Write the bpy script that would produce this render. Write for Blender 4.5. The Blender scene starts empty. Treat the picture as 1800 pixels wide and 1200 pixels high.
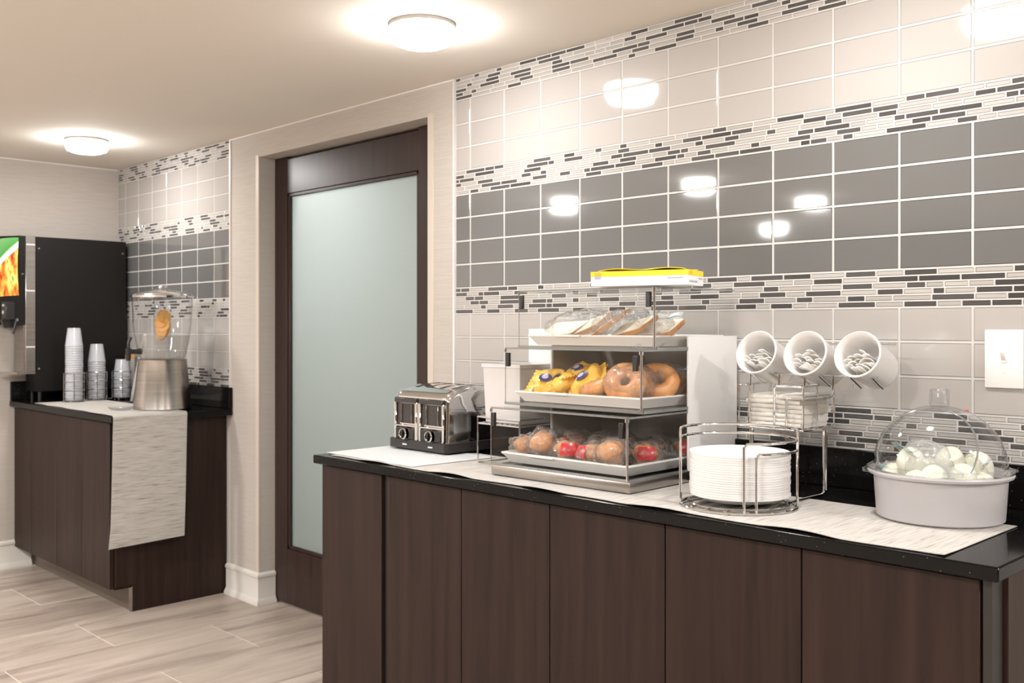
import bpy, bmesh, math, random
from mathutils import Vector, Matrix, noise

random.seed(7)
SC = bpy.context.scene
COL = SC.collection
PI = math.pi

# ------------------------------------------------------------------ camera, world, exposure
ZC = 1.3476                       # camera height above the floor
cam_d = bpy.data.cameras.new('camera')
cam = bpy.data.objects.new('camera', cam_d); COL.objects.link(cam)
cam.location = (0, 0, ZC)
cam.rotation_euler = (PI / 2, 0, math.radians(45.416))
cam_d.sensor_width = 36
cam_d.lens = 1735 / 1800 * 36
cam_d.shift_y = -25 / 1800
cam_d.clip_start = 0.05
cam_d.dof.use_dof = True
cam_d.dof.focus_distance = 2.5
cam_d.dof.aperture_fstop = 6.3
SC.camera = cam

world = bpy.data.worlds.new('world'); SC.world = world; world.use_nodes = True
world.node_tree.nodes['Background'].inputs[0].default_value = (1.0, 0.97, 0.93, 1)
world.node_tree.nodes['Background'].inputs[1].default_value = 0.5

SC.view_settings.view_transform = 'Standard'
SC.view_settings.look = 'None'
SC.view_settings.gamma = 1
SC.view_settings.use_curve_mapping = False
SC.view_settings.exposure = -0.42
SC.cycles.use_denoising = True
SC.cycles.max_bounces = 14
SC.cycles.transparent_max_bounces = 40
SC.cycles.diffuse_bounces = 5
SC.cycles.caustics_reflective = False
SC.cycles.caustics_refractive = False
SC.cycles.sample_clamp_indirect = 4.0

LAMP_GLOW = 105.0                  # emission of the lamp glass
LAMP_WATT = 6.0                  # the bulb in each ceiling lamp
ROOM_WATT = 58.0                  # dining room lamps, the mirrored ones and the added fill

# ------------------------------------------------------------------ materials
def nodes_of(m):
    nt = m.node_tree
    return nt, nt.nodes['Principled BSDF']

def mat(name, col, rough=0.5, metal=0.0, spec=0.5, coat=0.0, emit=None):
    m = bpy.data.materials.new(name); m.use_nodes = True
    nt, p = nodes_of(m)
    p.inputs['Base Color'].default_value = (*col, 1)
    p.inputs['Roughness'].default_value = rough
    p.inputs['Metallic'].default_value = metal
    p.inputs['Specular IOR Level'].default_value = spec
    p.inputs['Coat Weight'].default_value = coat
    p.inputs['Coat Roughness'].default_value = 0.05
    if emit:
        p.inputs['Emission Color'].default_value = (*emit[0], 1)
        p.inputs['Emission Strength'].default_value = emit[1]
    return m

def streaks(m, scale, stops, detail=4, dist=0.0, bump=0.0, rand=0.0, rough=0.6, bump_dist=0.002):
    """noise stretched by the mapping scale drives the colour (and a little relief)"""
    nt, p = nodes_of(m)
    tc = nt.nodes.new('ShaderNodeTexCoord'); mp = nt.nodes.new('ShaderNodeMapping')
    nz = nt.nodes.new('ShaderNodeTexNoise'); cr = nt.nodes.new('ShaderNodeValToRGB')
    mp.inputs['Scale'].default_value = scale
    nz.inputs['Scale'].default_value = 1.0; nz.inputs['Detail'].default_value = detail
    nz.inputs['Roughness'].default_value = rough; nz.inputs['Distortion'].default_value = dist
    nt.links.new(tc.outputs['Object'], mp.inputs['Vector'])
    if rand:
        oi = nt.nodes.new('ShaderNodeObjectInfo'); mu = nt.nodes.new('ShaderNodeMath'); mu.operation = 'MULTIPLY'
        mu.inputs[1].default_value = rand
        nt.links.new(oi.outputs['Random'], mu.inputs[0])
        nt.links.new(mu.outputs[0], mp.inputs['Location'])
    nt.links.new(mp.outputs[0], nz.inputs['Vector'])
    nt.links.new(nz.outputs['Fac'], cr.inputs['Fac'])
    els = cr.color_ramp.elements
    while len(els) < len(stops): els.new(0.5)
    for e, (pos, c) in zip(els, stops):
        e.position = pos; e.color = (*c, 1)
    nt.links.new(cr.outputs['Color'], p.inputs['Base Color'])
    if bump:
        b = nt.nodes.new('ShaderNodeBump'); b.inputs['Strength'].default_value = bump
        b.inputs['Distance'].default_value = bump_dist
        nt.links.new(nz.outputs['Fac'], b.inputs['Height']); nt.links.new(b.outputs[0], p.inputs['Normal'])
    return m

def vary(m, amount):
    """each object a little lighter or darker"""
    nt, p = nodes_of(m)
    c = tuple(p.inputs['Base Color'].default_value)
    oi = nt.nodes.new('ShaderNodeObjectInfo'); mr = nt.nodes.new('ShaderNodeMapRange')
    mr.inputs['To Min'].default_value = 1 - amount; mr.inputs['To Max'].default_value = 1 + amount
    hs = nt.nodes.new('ShaderNodeHueSaturation'); hs.inputs['Color'].default_value = c
    nt.links.new(oi.outputs['Random'], mr.inputs['Value'])
    nt.links.new(mr.outputs[0], hs.inputs['Value']); nt.links.new(hs.outputs[0], p.inputs['Base Color'])
    return m

def clear(name, tint=(1, 1, 1), base=0.02, gain=1.0, rough=0.02, ior=1.45, body=None, body_fac=0.0, wrinkle=0.0):
    """thin clear plastic: what lies behind shows through, the surface mirrors by Fresnel"""
    m = bpy.data.materials.new(name); m.use_nodes = True
    nt = m.node_tree; nt.nodes.remove(nt.nodes['Principled BSDF'])
    out = nt.nodes['Material Output']
    tr = nt.nodes.new('ShaderNodeBsdfTransparent'); tr.inputs[0].default_value = (*tint, 1)
    gl = nt.nodes.new('ShaderNodeBsdfGlossy'); gl.inputs['Roughness'].default_value = rough
    lw = nt.nodes.new('ShaderNodeLayerWeight'); lw.inputs['Blend'].default_value = 0.5
    fr = nt.nodes.new('ShaderNodeMath'); fr.operation = 'POWER'; fr.inputs[1].default_value = 4.5
    nt.links.new(lw.outputs['Facing'], fr.inputs[0])
    base = base + ((ior - 1) / (ior + 1)) ** 2 * 0.7
    ma = nt.nodes.new('ShaderNodeMath'); ma.operation = 'MULTIPLY_ADD'; ma.use_clamp = True
    ma.inputs[1].default_value = gain; ma.inputs[2].default_value = base
    mx = nt.nodes.new('ShaderNodeMixShader')
    nt.links.new(fr.outputs[0], ma.inputs[0]); nt.links.new(ma.outputs[0], mx.inputs[0])
    first = tr.outputs[0]
    if body:
        df = nt.nodes.new('ShaderNodeBsdfDiffuse'); df.inputs[0].default_value = (*body, 1)
        tl = nt.nodes.new('ShaderNodeBsdfTranslucent'); tl.inputs[0].default_value = (*body, 1)
        m1 = nt.nodes.new('ShaderNodeMixShader'); m1.inputs[0].default_value = 0.4
        nt.links.new(df.outputs[0], m1.inputs[1]); nt.links.new(tl.outputs[0], m1.inputs[2])
        m2 = nt.nodes.new('ShaderNodeMixShader'); m2.inputs[0].default_value = body_fac
        nt.links.new(tr.outputs[0], m2.inputs[1]); nt.links.new(m1.outputs[0], m2.inputs[2])
        first = m2.outputs[0]
    if wrinkle:
        tc = nt.nodes.new('ShaderNodeTexCoord'); nz = nt.nodes.new('ShaderNodeTexNoise'); bp = nt.nodes.new('ShaderNodeBump')
        nz.inputs['Scale'].default_value = 38; nz.inputs['Detail'].default_value = 2; nz.inputs['Distortion'].default_value = 1.5
        bp.inputs['Strength'].default_value = wrinkle; bp.inputs['Distance'].default_value = 0.012
        nt.links.new(tc.outputs['Object'], nz.inputs['Vector']); nt.links.new(nz.outputs['Fac'], bp.inputs['Height'])
        nt.links.new(bp.outputs[0], gl.inputs['Normal']); nt.links.new(bp.outputs[0], lw.inputs['Normal'])
    nt.links.new(first, mx.inputs[1]); nt.links.new(gl.outputs[0], mx.inputs[2])
    nt.links.new(mx.outputs[0], out.inputs[0])
    return m

M = {}
M['ceiling'] = mat('ceiling_paint', (0.72, 0.67, 0.61), 0.9, spec=0.2)
M['paper'] = streaks(mat('grasscloth_wallpaper', (0.6, 0.52, 0.45), 0.85, spec=0.2), (9, 9, 330),
                     [(0.3, (0.44, 0.40, 0.362)), (0.7, (0.51, 0.465, 0.423))], detail=5, bump=0.15)
M['dining_wall'] = mat('brown_dining_wall', (0.17, 0.135, 0.11), 0.7, spec=0.2)
M['grout'] = mat('pale_grout', (0.55, 0.535, 0.515), 0.8, spec=0.3)
M['tile_light'] = vary(mat('pale_glass_tile', (0.415, 0.39, 0.368), 0.06, spec=0.55, coat=0.25), 0.03)
M['tile_dark'] = vary(mat('grey_glass_tile', (0.135, 0.1335, 0.131), 0.04, spec=0.6, coat=0.25), 0.05)
M['mosaic_light'] = vary(mat('pale_glass_mosaic', (0.41, 0.388, 0.362), 0.10, spec=0.5), 0.12)
M['mosaic_dark'] = vary(mat('dark_glass_mosaic', (0.075, 0.07, 0.068), 0.08, spec=0.5), 0.25)
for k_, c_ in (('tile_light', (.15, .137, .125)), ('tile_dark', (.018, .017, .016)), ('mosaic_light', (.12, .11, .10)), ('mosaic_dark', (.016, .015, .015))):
    M[k_ + '_edge'] = mat(k_ + '_shaded_edge', c_, 0.15)  # dark tone that paints the shaded look of the glass edges
M['metal_trim'] = mat('white_metal_trim', (0.78, 0.76, 0.73), 0.3, metal=0.3)
M['white_paint'] = mat('white_trim_paint', (0.66, 0.635, 0.59), 0.4)
M['bead'] = mat('cream_corner_bead', (0.56, 0.49, 0.42), 0.5)
M['floor_tile'] = streaks(mat('wood_look_tile', (0.5, 0.4, 0.33), 0.38, spec=0.4), (9, 1.1, 1),
                          [(0.28, (0.185, 0.145, 0.118)), (0.5, (0.385, 0.32, 0.272)), (0.72, (0.50, 0.425, 0.365))],
                          detail=7, dist=0.6, rand=40, rough=0.62)
M['floor_grout'] = mat('floor_grout', (0.60, 0.53, 0.46), 0.8)
M['wood'] = streaks(mat('espresso_wood', (0.05, 0.03, 0.025), 0.46, spec=0.17), (30, 30, 1.6),
                    [(0.3, (0.018, 0.0098, 0.0075)), (0.7, (0.036, 0.0205, 0.0158))], detail=6, dist=0.4, rand=30)
M['wood_dark'] = mat('dark_wood_edge', (0.014, 0.010, 0.008), 0.5)
M['door_wood'] = streaks(mat('door_wood', (0.05, 0.03, 0.025), 0.34, spec=0.3), (22, 22, 1.5),
                         [(0.3, (0.024, 0.013, 0.0105)), (0.7, (0.040, 0.0225, 0.0185))], detail=5)
M['kick'] = mat('brown_kick_metal', (0.16, 0.125, 0.10), 0.35, metal=0.4)
M['chrome'] = mat('chrome', (0.74, 0.735, 0.73), 0.07, metal=1.0)
M['steel'] = streaks(mat('brushed_steel', (0.6, 0.57, 0.53), 0.27, metal=1.0), (3, 3, 90),
                     [(0.3, (0.40, 0.37, 0.34)), (0.7, (0.52, 0.485, 0.45))])
M['black_plastic'] = mat('black_plastic', (0.016, 0.0145, 0.014), 0.35)
M['toaster_base'] = mat('dark_brown_plastic', (0.022, 0.018, 0.018), 0.4)
M['grey_plastic'] = mat('charcoal_plastic', (0.034, 0.029, 0.028), 0.3)
M['machine_black'] = mat('black_sheet_metal', (0.008, 0.0072, 0.0068), 0.42, spec=0.22)
M['white_plastic'] = mat('white_plastic', (0.80, 0.785, 0.77), 0.35)
M['bin_plastic'] = mat('translucent_white_bin', (0.66, 0.63, 0.63), 0.4)
M['ceramic'] = mat('white_ceramic', (0.82, 0.80, 0.785), 0.22, coat=0.3)
M['tray'] = mat('white_melamine', (0.86, 0.845, 0.825), 0.3)
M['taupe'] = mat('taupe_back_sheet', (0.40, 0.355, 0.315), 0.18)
M['panel_white'] = mat('white_acrylic_panel', (0.80, 0.79, 0.775), 0.3)
M['foam'] = mat('white_foam', (0.78, 0.765, 0.755), 0.45)
M['napkin'] = mat('white_napkin', (0.80, 0.765, 0.71), 0.9, spec=0.1)
M['cutlery'] = mat('white_cutlery_plastic', (0.90, 0.88, 0.84), 0.3)
M['sheet'] = mat('white_paper_sheet', (0.62, 0.63, 0.635), 0.55, spec=0.3)
M['bowl'] = mat('light_grey_bowl', (0.44, 0.425, 0.435), 0.35)
M['acrylic'] = clear('clear_acrylic', (0.993, 0.996, 0.994), base=-0.01, gain=0.7)
M['acrylic_edge'] = clear('acrylic_edge', (0.6, 0.63, 0.62), base=0.15, gain=1.0, rough=0.1, body=(0.55, 0.57, 0.56), body_fac=0.45)
M['dome'] = clear('clear_dome', (0.95, 0.957, 0.965), base=0.035, gain=1.3)
M['film'] = clear('clear_bag_film', (0.97, 0.97, 0.965), base=0.05, gain=1.2, rough=0.05, body=(0.85, 0.84, 0.82), body_fac=0.10, wrinkle=1.0)
M['bag_white'] = clear('milky_bag_film', (0.97, 0.97, 0.97), base=0.04, gain=1.0, rough=0.1, body=(0.88, 0.89, 0.88), body_fac=0.33, wrinkle=0.7)
M['zip_blue'] = mat('blue_zip', (0.35, 0.50, 0.62), 0.4)
M['zip_teal'] = mat('teal_zip', (0.13, 0.46, 0.47), 0.4)
M['cup_plastic'] = clear('frosted_cup', (0.96, 0.97, 0.99), base=0.04, gain=1.0, rough=0.15, body=(0.84, 0.85, 0.88), body_fac=0.62)
M['water'] = clear('cloudy_water', (0.96, 0.965, 0.96), base=0.01, gain=0.6, body=(0.62, 0.60, 0.55), body_fac=0.25)
M['orange'] = mat('orange_flesh', (0.86, 0.43, 0.08), 0.4)
M['orange_peel'] = mat('orange_peel', (0.84, 0.36, 0.04), 0.4)
M['red_label'] = mat('red_label', (0.50, 0.022, 0.028), 0.3, coat=0.4)
M['yellow_bag'] = streaks(mat('yellow_wrapper', (0.8, 0.5, 0.05), 0.22, coat=0.4), (25, 25, 25),
                          [(0.35, (0.78, 0.42, 0.05)), (0.65, (0.86, 0.58, 0.13))])
M['blue_label'] = mat('dark_blue_label', (0.03, 0.035, 0.12), 0.35)
M['bagel'] = streaks(mat('bagel_crust', (0.6, 0.3, 0.1), 0.45), (14, 14, 14),
                     [(0.3, (0.34, 0.12, 0.035)), (0.55, (0.60, 0.27, 0.095)), (0.8, (0.70, 0.42, 0.20))], bump=0.3)
M['muffin_top'] = streaks(mat('muffin_top', (0.6, 0.3, 0.1), 0.6), (30, 30, 30),
                          [(0.3, (0.28, 0.09, 0.028)), (0.55, (0.58, 0.25, 0.075)), (0.75, (0.70, 0.42, 0.18))], bump=0.6)
M['muffin_dark'] = streaks(mat('chocolate_muffin', (0.2, 0.1, 0.05), 0.65), (30, 30, 30),
                           [(0.3, (0.10, 0.045, 0.025)), (0.7, (0.28, 0.15, 0.085))], bump=0.6)
M['muffin_cup'] = mat('muffin_paper_cup', (0.45, 0.25, 0.16), 0.8)
M['bread'] = mat('white_bread', (0.84, 0.76, 0.64), 0.9, spec=0.1)
M['crust'] = streaks(mat('bread_crust', (0.5, 0.25, 0.1), 0.7), (40, 40, 40),
                     [(0.3, (0.48, 0.20, 0.07)), (0.7, (0.66, 0.36, 0.16))])
M['egg'] = streaks(mat('peeled_egg', (0.82, 0.80, 0.70), 0.25, coat=0.3), (18, 18, 18),
                   [(0.35, (0.78, 0.77, 0.60)), (0.65, (0.85, 0.84, 0.76))])
M['card_white'] = mat('white_card', (0.80, 0.795, 0.80), 0.5)
M['card_yellow'] = mat('yellow_card', (0.85, 0.66, 0.03), 0.5)
M['grey_ink'] = mat('grey_blue_ink', (0.42, 0.43, 0.56), 0.5)
M['pink_ink'] = mat('pale_printed_ink', (0.42, 0.36, 0.42), 0.4)
M['amber_ink'] = mat('amber_ink', (0.75, 0.45, 0.03), 0.5)
M['tongs'] = mat('pale_tongs', (0.70, 0.69, 0.68), 0.25)
M['packet'] = mat('grey_packet', (0.42, 0.40, 0.38), 0.45)
M['packet_orange'] = mat('orange_packet_top', (0.78, 0.36, 0.05), 0.45)
M['lamp_glass'] = mat('lamp_glass', (0.9, 0.9, 0.88), 0.4, emit=((1.0, 0.982, 0.962), LAMP_GLOW))
M['lamp_ring'] = mat('lamp_ring', (0.55, 0.52, 0.48), 0.35, metal=0.5)

# speckled black granite
g = mat('black_granite', (0.01, 0.01, 0.01), 0.10, spec=0.12); M['granite'] = g
nt, p = nodes_of(g)
tc = nt.nodes.new('ShaderNodeTexCoord'); vo = nt.nodes.new('ShaderNodeTexVoronoi'); cr = nt.nodes.new('ShaderNodeValToRGB')
vo.inputs['Scale'].default_value = 85
nt.links.new(tc.outputs['Object'], vo.inputs['Vector']); nt.links.new(vo.outputs['Distance'], cr.inputs['Fac'])
e = cr.color_ramp.elements
e[0].position = 0.05; e[0].color = (0.20, 0.19, 0.18, 1); e[1].position = 0.11; e[1].color = (0.006, 0.0055, 0.0052, 1)
nt.links.new(cr.outputs['Color'], p.inputs['Base Color'])

# woven runner: short dark streaks across a pale weave
M['runner'] = streaks(mat('woven_runner', (0.6, 0.57, 0.5), 0.8, spec=0.2), (300, 11, 300),
                      [(0.27, (0.20, 0.18, 0.16)), (0.43, (0.44, 0.415, 0.385)), (0.72, (0.57, 0.55, 0.52))], detail=3, bump=0.3)

# frosted door glass: scatters what is behind and softly mirrors the room
m = bpy.data.materials.new('frosted_glass'); m.use_nodes = True; M['frost'] = m
nt = m.node_tree; nt.nodes.remove(nt.nodes['Principled BSDF'])
df = nt.nodes.new('ShaderNodeBsdfDiffuse'); df.inputs[0].default_value = (0.24, 0.285, 0.285, 1)
tl = nt.nodes.new('ShaderNodeBsdfTranslucent'); tl.inputs[0].default_value = (0.72, 0.785, 0.775, 1)
gl = nt.nodes.new('ShaderNodeBsdfGlossy'); gl.inputs['Roughness'].default_value = 0.42
m1 = nt.nodes.new('ShaderNodeMixShader'); m1.inputs[0].default_value = 0.5
m2 = nt.nodes.new('ShaderNodeMixShader'); m2.inputs[0].default_value = 0.12
nt.links.new(df.outputs[0], m1.inputs[1]); nt.links.new(tl.outputs[0], m1.inputs[2])
nt.links.new(m1.outputs[0], m2.inputs[1]); nt.links.new(gl.outputs[0], m2.inputs[2])
nt.links.new(m2.outputs[0], nt.nodes['Material Output'].inputs[0])

# printed picture on the juice machine: green sweep, white gap, orange fruit
m = mat('printed_picture', (1, 1, 1), 0.25, emit=((1, 1, 1), 0.0)); M['picture'] = m
nt, p = nodes_of(m)
tc = nt.nodes.new('ShaderNodeTexCoord'); sx = nt.nodes.new('ShaderNodeSeparateXYZ')
nt.links.new(tc.outputs['Generated'], sx.inputs[0])
nz = nt.nodes.new('ShaderNodeTexNoise'); nz.inputs['Scale'].default_value = 5.0; nz.inputs['Detail'].default_value = 3
nt.links.new(tc.outputs['Generated'], nz.inputs['Vector'])
fr_ = nt.nodes.new('ShaderNodeValToRGB'); nt.links.new(nz.outputs['Fac'], fr_.inputs['Fac'])
els = fr_.color_ramp.elements
els[0].position = 0.33; els[0].color = (0.35, 0.03, 0.005, 1); els[1].position = 0.42; els[1].color = (0.75, 0.16, 0.02, 1)
for pos, c in ((0.52, (0.86, 0.42, 0.06, 1)), (0.60, (0.9, 0.66, 0.2, 1)), (0.70, (0.10, 0.33, 0.06, 1))):
    q = els.new(pos); q.color = c
ad = nt.nodes.new('ShaderNodeMath'); ad.operation = 'MULTIPLY_ADD'; ad.inputs[1].default_value = -0.45
nt.links.new(sx.outputs['X'], ad.inputs[0]); nt.links.new(sx.outputs['Z'], ad.inputs[2])
r2 = nt.nodes.new('ShaderNodeValToRGB'); nt.links.new(ad.outputs[0], r2.inputs['Fac'])
r2.color_ramp.interpolation = 'CONSTANT'
els = r2.color_ramp.elements
els[0].position = 0.0; els[0].color = (0, 0, 0, 1); els[1].position = 0.37; els[1].color = (1, 1, 1, 1)
r3 = nt.nodes.new('ShaderNodeValToRGB'); nt.links.new(ad.outputs[0], r3.inputs['Fac'])
els = r3.color_ramp.elements
els[0].position = 0.46; els[0].color = (0.85, 0.87, 0.8, 1); els[1].position = 0.50; els[1].color = (0.06, 0.30, 0.06, 1)
q = els.new(0.75); q.color = (0.16, 0.40, 0.14, 1)
mx = nt.nodes.new('ShaderNodeMix'); mx.data_type = 'RGBA'
nt.links.new(r2.outputs['Color'], mx.inputs[0]); nt.links.new(fr_.outputs['Color'], mx.inputs[6]); nt.links.new(r3.outputs['Color'], mx.inputs[7])
nt.links.new(mx.outputs[2], p.inputs['Base Color'])
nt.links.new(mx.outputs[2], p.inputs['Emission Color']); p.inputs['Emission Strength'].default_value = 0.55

# ------------------------------------------------------------------ building helpers
def wloc(o):
    v = Vector((0, 0, 0))
    while o is not None:
        v += o.location; o = o.parent
    return v

class B:
    """collects shapes, authored in room coordinates, into one mesh"""
    def __init__(s): s.bm = bmesh.new()
    def box(s, x0, x1, y0, y1, z0, z1, bev=0.0, seg=1):
        vs = [s.bm.verts.new(v) for v in ((x0, y0, z0), (x1, y0, z0), (x1, y1, z0), (x0, y1, z0), (x0, y0, z1), (x1, y0, z1), (x1, y1, z1), (x0, y1, z1))]
        fs = [s.bm.faces.new([vs[i] for i in q]) for q in ((3, 2, 1, 0), (4, 5, 6, 7), (0, 1, 5, 4), (1, 2, 6, 5), (2, 3, 7, 6), (3, 0, 4, 7))]
        if bev:
            es = {e for f in fs for e in f.edges}
            bmesh.ops.bevel(s.bm, geom=list(es), offset=bev, segments=seg, affect='EDGES', profile=0.5)
        return s
    def prism(s, pts, axis, a, b):
        """polygon pts extruded along an axis from a to b ('x': pts=(y,z); 'y': (x,z); 'z': (x,y))"""
        def mk(p, t):
            return {'x': (t, p[0], p[1]), 'y': (p[0], t, p[1]), 'z': (p[0], p[1], t)}[axis]
        A = [s.bm.verts.new(mk(p, a)) for p in pts]; C = [s.bm.verts.new(mk(p, b)) for p in pts]
        n = len(pts)
        fs = [s.bm.faces.new(A[::-1]), s.bm.faces.new(C)]
        for i in range(n): fs.append(s.bm.faces.new((A[i], A[(i + 1) % n], C[(i + 1) % n], C[i])))
        return s
    def cyl(s, p0, p1, r0, r1=None, n=16, cap=True):
        r1 = r0 if r1 is None else r1
        p0, p1 = Vector(p0), Vector(p1); d = (p1 - p0).normalized()
        u = d.orthogonal().normalized(); w = d.cross(u)
        A = []; C = []
        for k in range(n):
            t = 2 * PI * k / n; o = u * math.cos(t) + w * math.sin(t)
            A.append(s.bm.verts.new(p0 + o * r0)); C.append(s.bm.verts.new(p1 + o * r1))
        for k in range(n): s.bm.faces.new((A[k], A[(k + 1) % n], C[(k + 1) % n], C[k]))
        if cap: s.bm.faces.new(A[::-1]); s.bm.faces.new(C)
        return s
    def tube(s, pts, r, n=8, closed=False):
        P = [Vector(p) for p in pts]; N = len(P); rings = []
        u = None
        for i in range(N):
            if closed: d = (P[(i + 1) % N] - P[i - 1]).normalized()
            else: d = (P[min(i + 1, N - 1)] - P[max(i - 1, 0)]).normalized()
            u = d.orthogonal().normalized() if u is None else (u - d * u.dot(d)).normalized()
            w = d.cross(u)
            rings.append([s.bm.verts.new(P[i] + (u * math.cos(2 * PI * k / n) + w * math.sin(2 * PI * k / n)) * r) for k in range(n)])
        for i in range(N if closed else N - 1):
            a, b = rings[i], rings[(i + 1) % N]
            for k in range(n): s.bm.faces.new((a[k], a[(k + 1) % n], b[(k + 1) % n], b[k]))
        if not closed: s.bm.faces.new(rings[0][::-1]); s.bm.faces.new(rings[-1])
        return s
    def lathe(s, prof, c, n=32, axis=None, sx=1.0, sy=1.0):
        """profile (r, h) turned about c; axis = direction of h"""
        c = Vector(c); d = Vector(axis).normalized() if axis else Vector((0, 0, 1))
        if axis: u = d.orthogonal().normalized(); w = d.cross(u)
        else: u = Vector((1, 0, 0)); w = Vector((0, 1, 0))
        rings = []
        for r, h in prof:
            if r < 1e-6: rings.append([s.bm.verts.new(c + d * h)])
            else: rings.append([s.bm.verts.new(c + d * h + u * (r * sx * math.cos(2 * PI * k / n)) + w * (r * sy * math.sin(2 * PI * k / n))) for k in range(n)])
        for a, b in zip(rings, rings[1:]):
            for k in range(n):
                k2 = (k + 1) % n
                if len(a) == 1 and len(b) == 1: break
                if len(a) == 1: s.bm.faces.new((a[0], b[k2], b[k]))
                elif len(b) == 1: s.bm.faces.new((a[k], a[k2], b[0]))
                else: s.bm.faces.new((a[k], a[k2], b[k2], b[k]))
        return s
    def blob(s, c, rad, rot=(0, 0, 0), amp=0.0, freq=20.0, seed=0, sub=3, power=1.0):
        """crumpled ellipsoid"""
        res = bmesh.ops.create_icosphere(s.bm, subdivisions=sub, radius=1.0)
        from mathutils import Euler
        R = Euler(rot).to_matrix(); c = Vector(c)
        for v in res['verts']:
            q = v.co.copy()
            if power != 1.0: q = Vector([math.copysign(abs(t) ** power, t) for t in q])
            q = Vector((q.x * rad[0], q.y * rad[1], q.z * rad[2]))
            nrm = v.co.normalized()
            a = noise.noise(q * freq + Vector((seed * 7.3, seed * 3.1, seed))) + 0.5 * noise.noise(q * freq * 2.3 + Vector((seed, seed * 5.1, 0)))
            q += nrm * a * amp
            v.co = R @ q + c
        return s
    def sheet(s, f, nu, nv, thick=0.0):
        """grid surface from f(u, v); closed to a thin solid when thick"""
        g = [[s.bm.verts.new(f(i / nu, j / nv)) for j in range(nv + 1)] for i in range(nu + 1)]
        fs = [s.bm.faces.new((g[i][j], g[i + 1][j], g[i + 1][j + 1], g[i][j + 1])) for i in range(nu) for j in range(nv)]
        if thick:
            for f in fs: f.normal_update()
            nr = {}
            for row in g:
                for v in row:
                    n_ = Vector((0, 0, 0))
                    for f in v.link_faces: n_ += f.normal
                    nr[v] = n_.normalized() if n_.length > 1e-9 else Vector((0, 0, 1))
            h = [[s.bm.verts.new(v.co + nr[v] * thick) for v in row] for row in g]
            for i in range(nu):
                for j in range(nv): s.bm.faces.new((h[i][j + 1], h[i + 1][j + 1], h[i + 1][j], h[i][j]))
            for i in range(nu):
                for j in (0, nv): s.bm.faces.new((g[i][j], g[i + 1][j], h[i + 1][j], h[i][j]))
            for j in range(nv):
                for i in (0, nu): s.bm.faces.new((g[i][j], g[i][j + 1], h[i][j + 1], h[i][j]))
        return s
    def build(s, name, material, parent=None, sharp=40, kind=None, flat=False):
        me = bpy.data.meshes.new(name)
        bmesh.ops.recalc_face_normals(s.bm, faces=s.bm.faces[:])
        if parent is not None: bmesh.ops.translate(s.bm, verts=s.bm.verts[:], vec=-wloc(parent))
        lim = math.radians(sharp)
        for f in s.bm.faces: f.smooth = not flat
        for e in s.bm.edges:
            if len(e.link_faces) == 2 and e.calc_face_angle(0) > lim: e.smooth = False
        s.bm.to_mesh(me); s.bm.free()
        me.materials.append(M[material])
        o = bpy.data.objects.new(name, me); COL.objects.link(o)
        if parent is not None: o.parent = parent
        if kind: o['kind'] = kind
        return o

def build_each(b, name, material, parent, sharp=40):
    """every loose piece of b becomes a part of its own"""
    left = set(b.bm.verts); made = []
    while left:
        st = [left.pop()]; isl = [st[0]]
        while st:
            v = st.pop()
            for e in v.link_edges:
                w = e.other_vert(v)
                if w in left: left.discard(w); st.append(w); isl.append(w)
        c = B(); mp = {v: c.bm.verts.new(v.co) for v in isl}
        for f in {f for v in isl for f in v.link_faces}: c.bm.faces.new([mp[v] for v in f.verts])
        made.append(c.build(name, material, parent, sharp))
    b.bm.free()
    return made

def tag(o, label, cat, group=None):
    o['label'] = label; o['category'] = cat
    if group: o['group'] = group
    return o

def thing(name, label, cat, loc, group=None):
    o = bpy.data.objects.new(name, None); COL.objects.link(o)
    o.location = loc; o.empty_display_size = 0.05
    return tag(o, label, cat, group)

def single(b, name, material, label, cat, loc, group=None, sharp=40):
    """a thing that is one mesh, origin at its base"""
    bmesh.ops.translate(b.bm, verts=b.bm.verts[:], vec=-Vector(loc))
    o = b.build(name, material, None, sharp)
    o.location = loc
    return tag(o, label, cat, group)

def struct(o, label=None):
    o['kind'] = 'structure'
    if label: o['label'] = label
    return o

def dup(root, loc, rotz=None, label=None, group=None):
    r = root.copy(); COL.objects.link(r); r.location = loc
    if rotz is not None: r.rotation_euler = (0, 0, rotz)
    if label: r['label'] = label
    if group: r['group'] = group
    for ch in list(root.children):
        c = ch.copy(); COL.objects.link(c); c.parent = r
        for gch in ch.children:
            d = gch.copy(); COL.objects.link(d); d.parent = c
    return r

def arc(cx, cy, r, a0, a1, z, n=24):
    return [(cx + r * math.cos(a0 + (a1 - a0) * i / n), cy + r * math.sin(a0 + (a1 - a0) * i / n), z) for i in range(n + 1)]

# ------------------------------------------------------------------ room shell
XL, XR, YW, YF, HC = -5.92, 2.6, 2.4938, -4.6, 2.296
TF = 2.4924                                          # face of the wall tiles
DX0, DX1, DZ, DY = -4.28, -2.998, 2.175, 2.58       # door opening, door face
TL1, TR0 = -4.558, -2.842                           # edges of the two tiled fields

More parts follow.
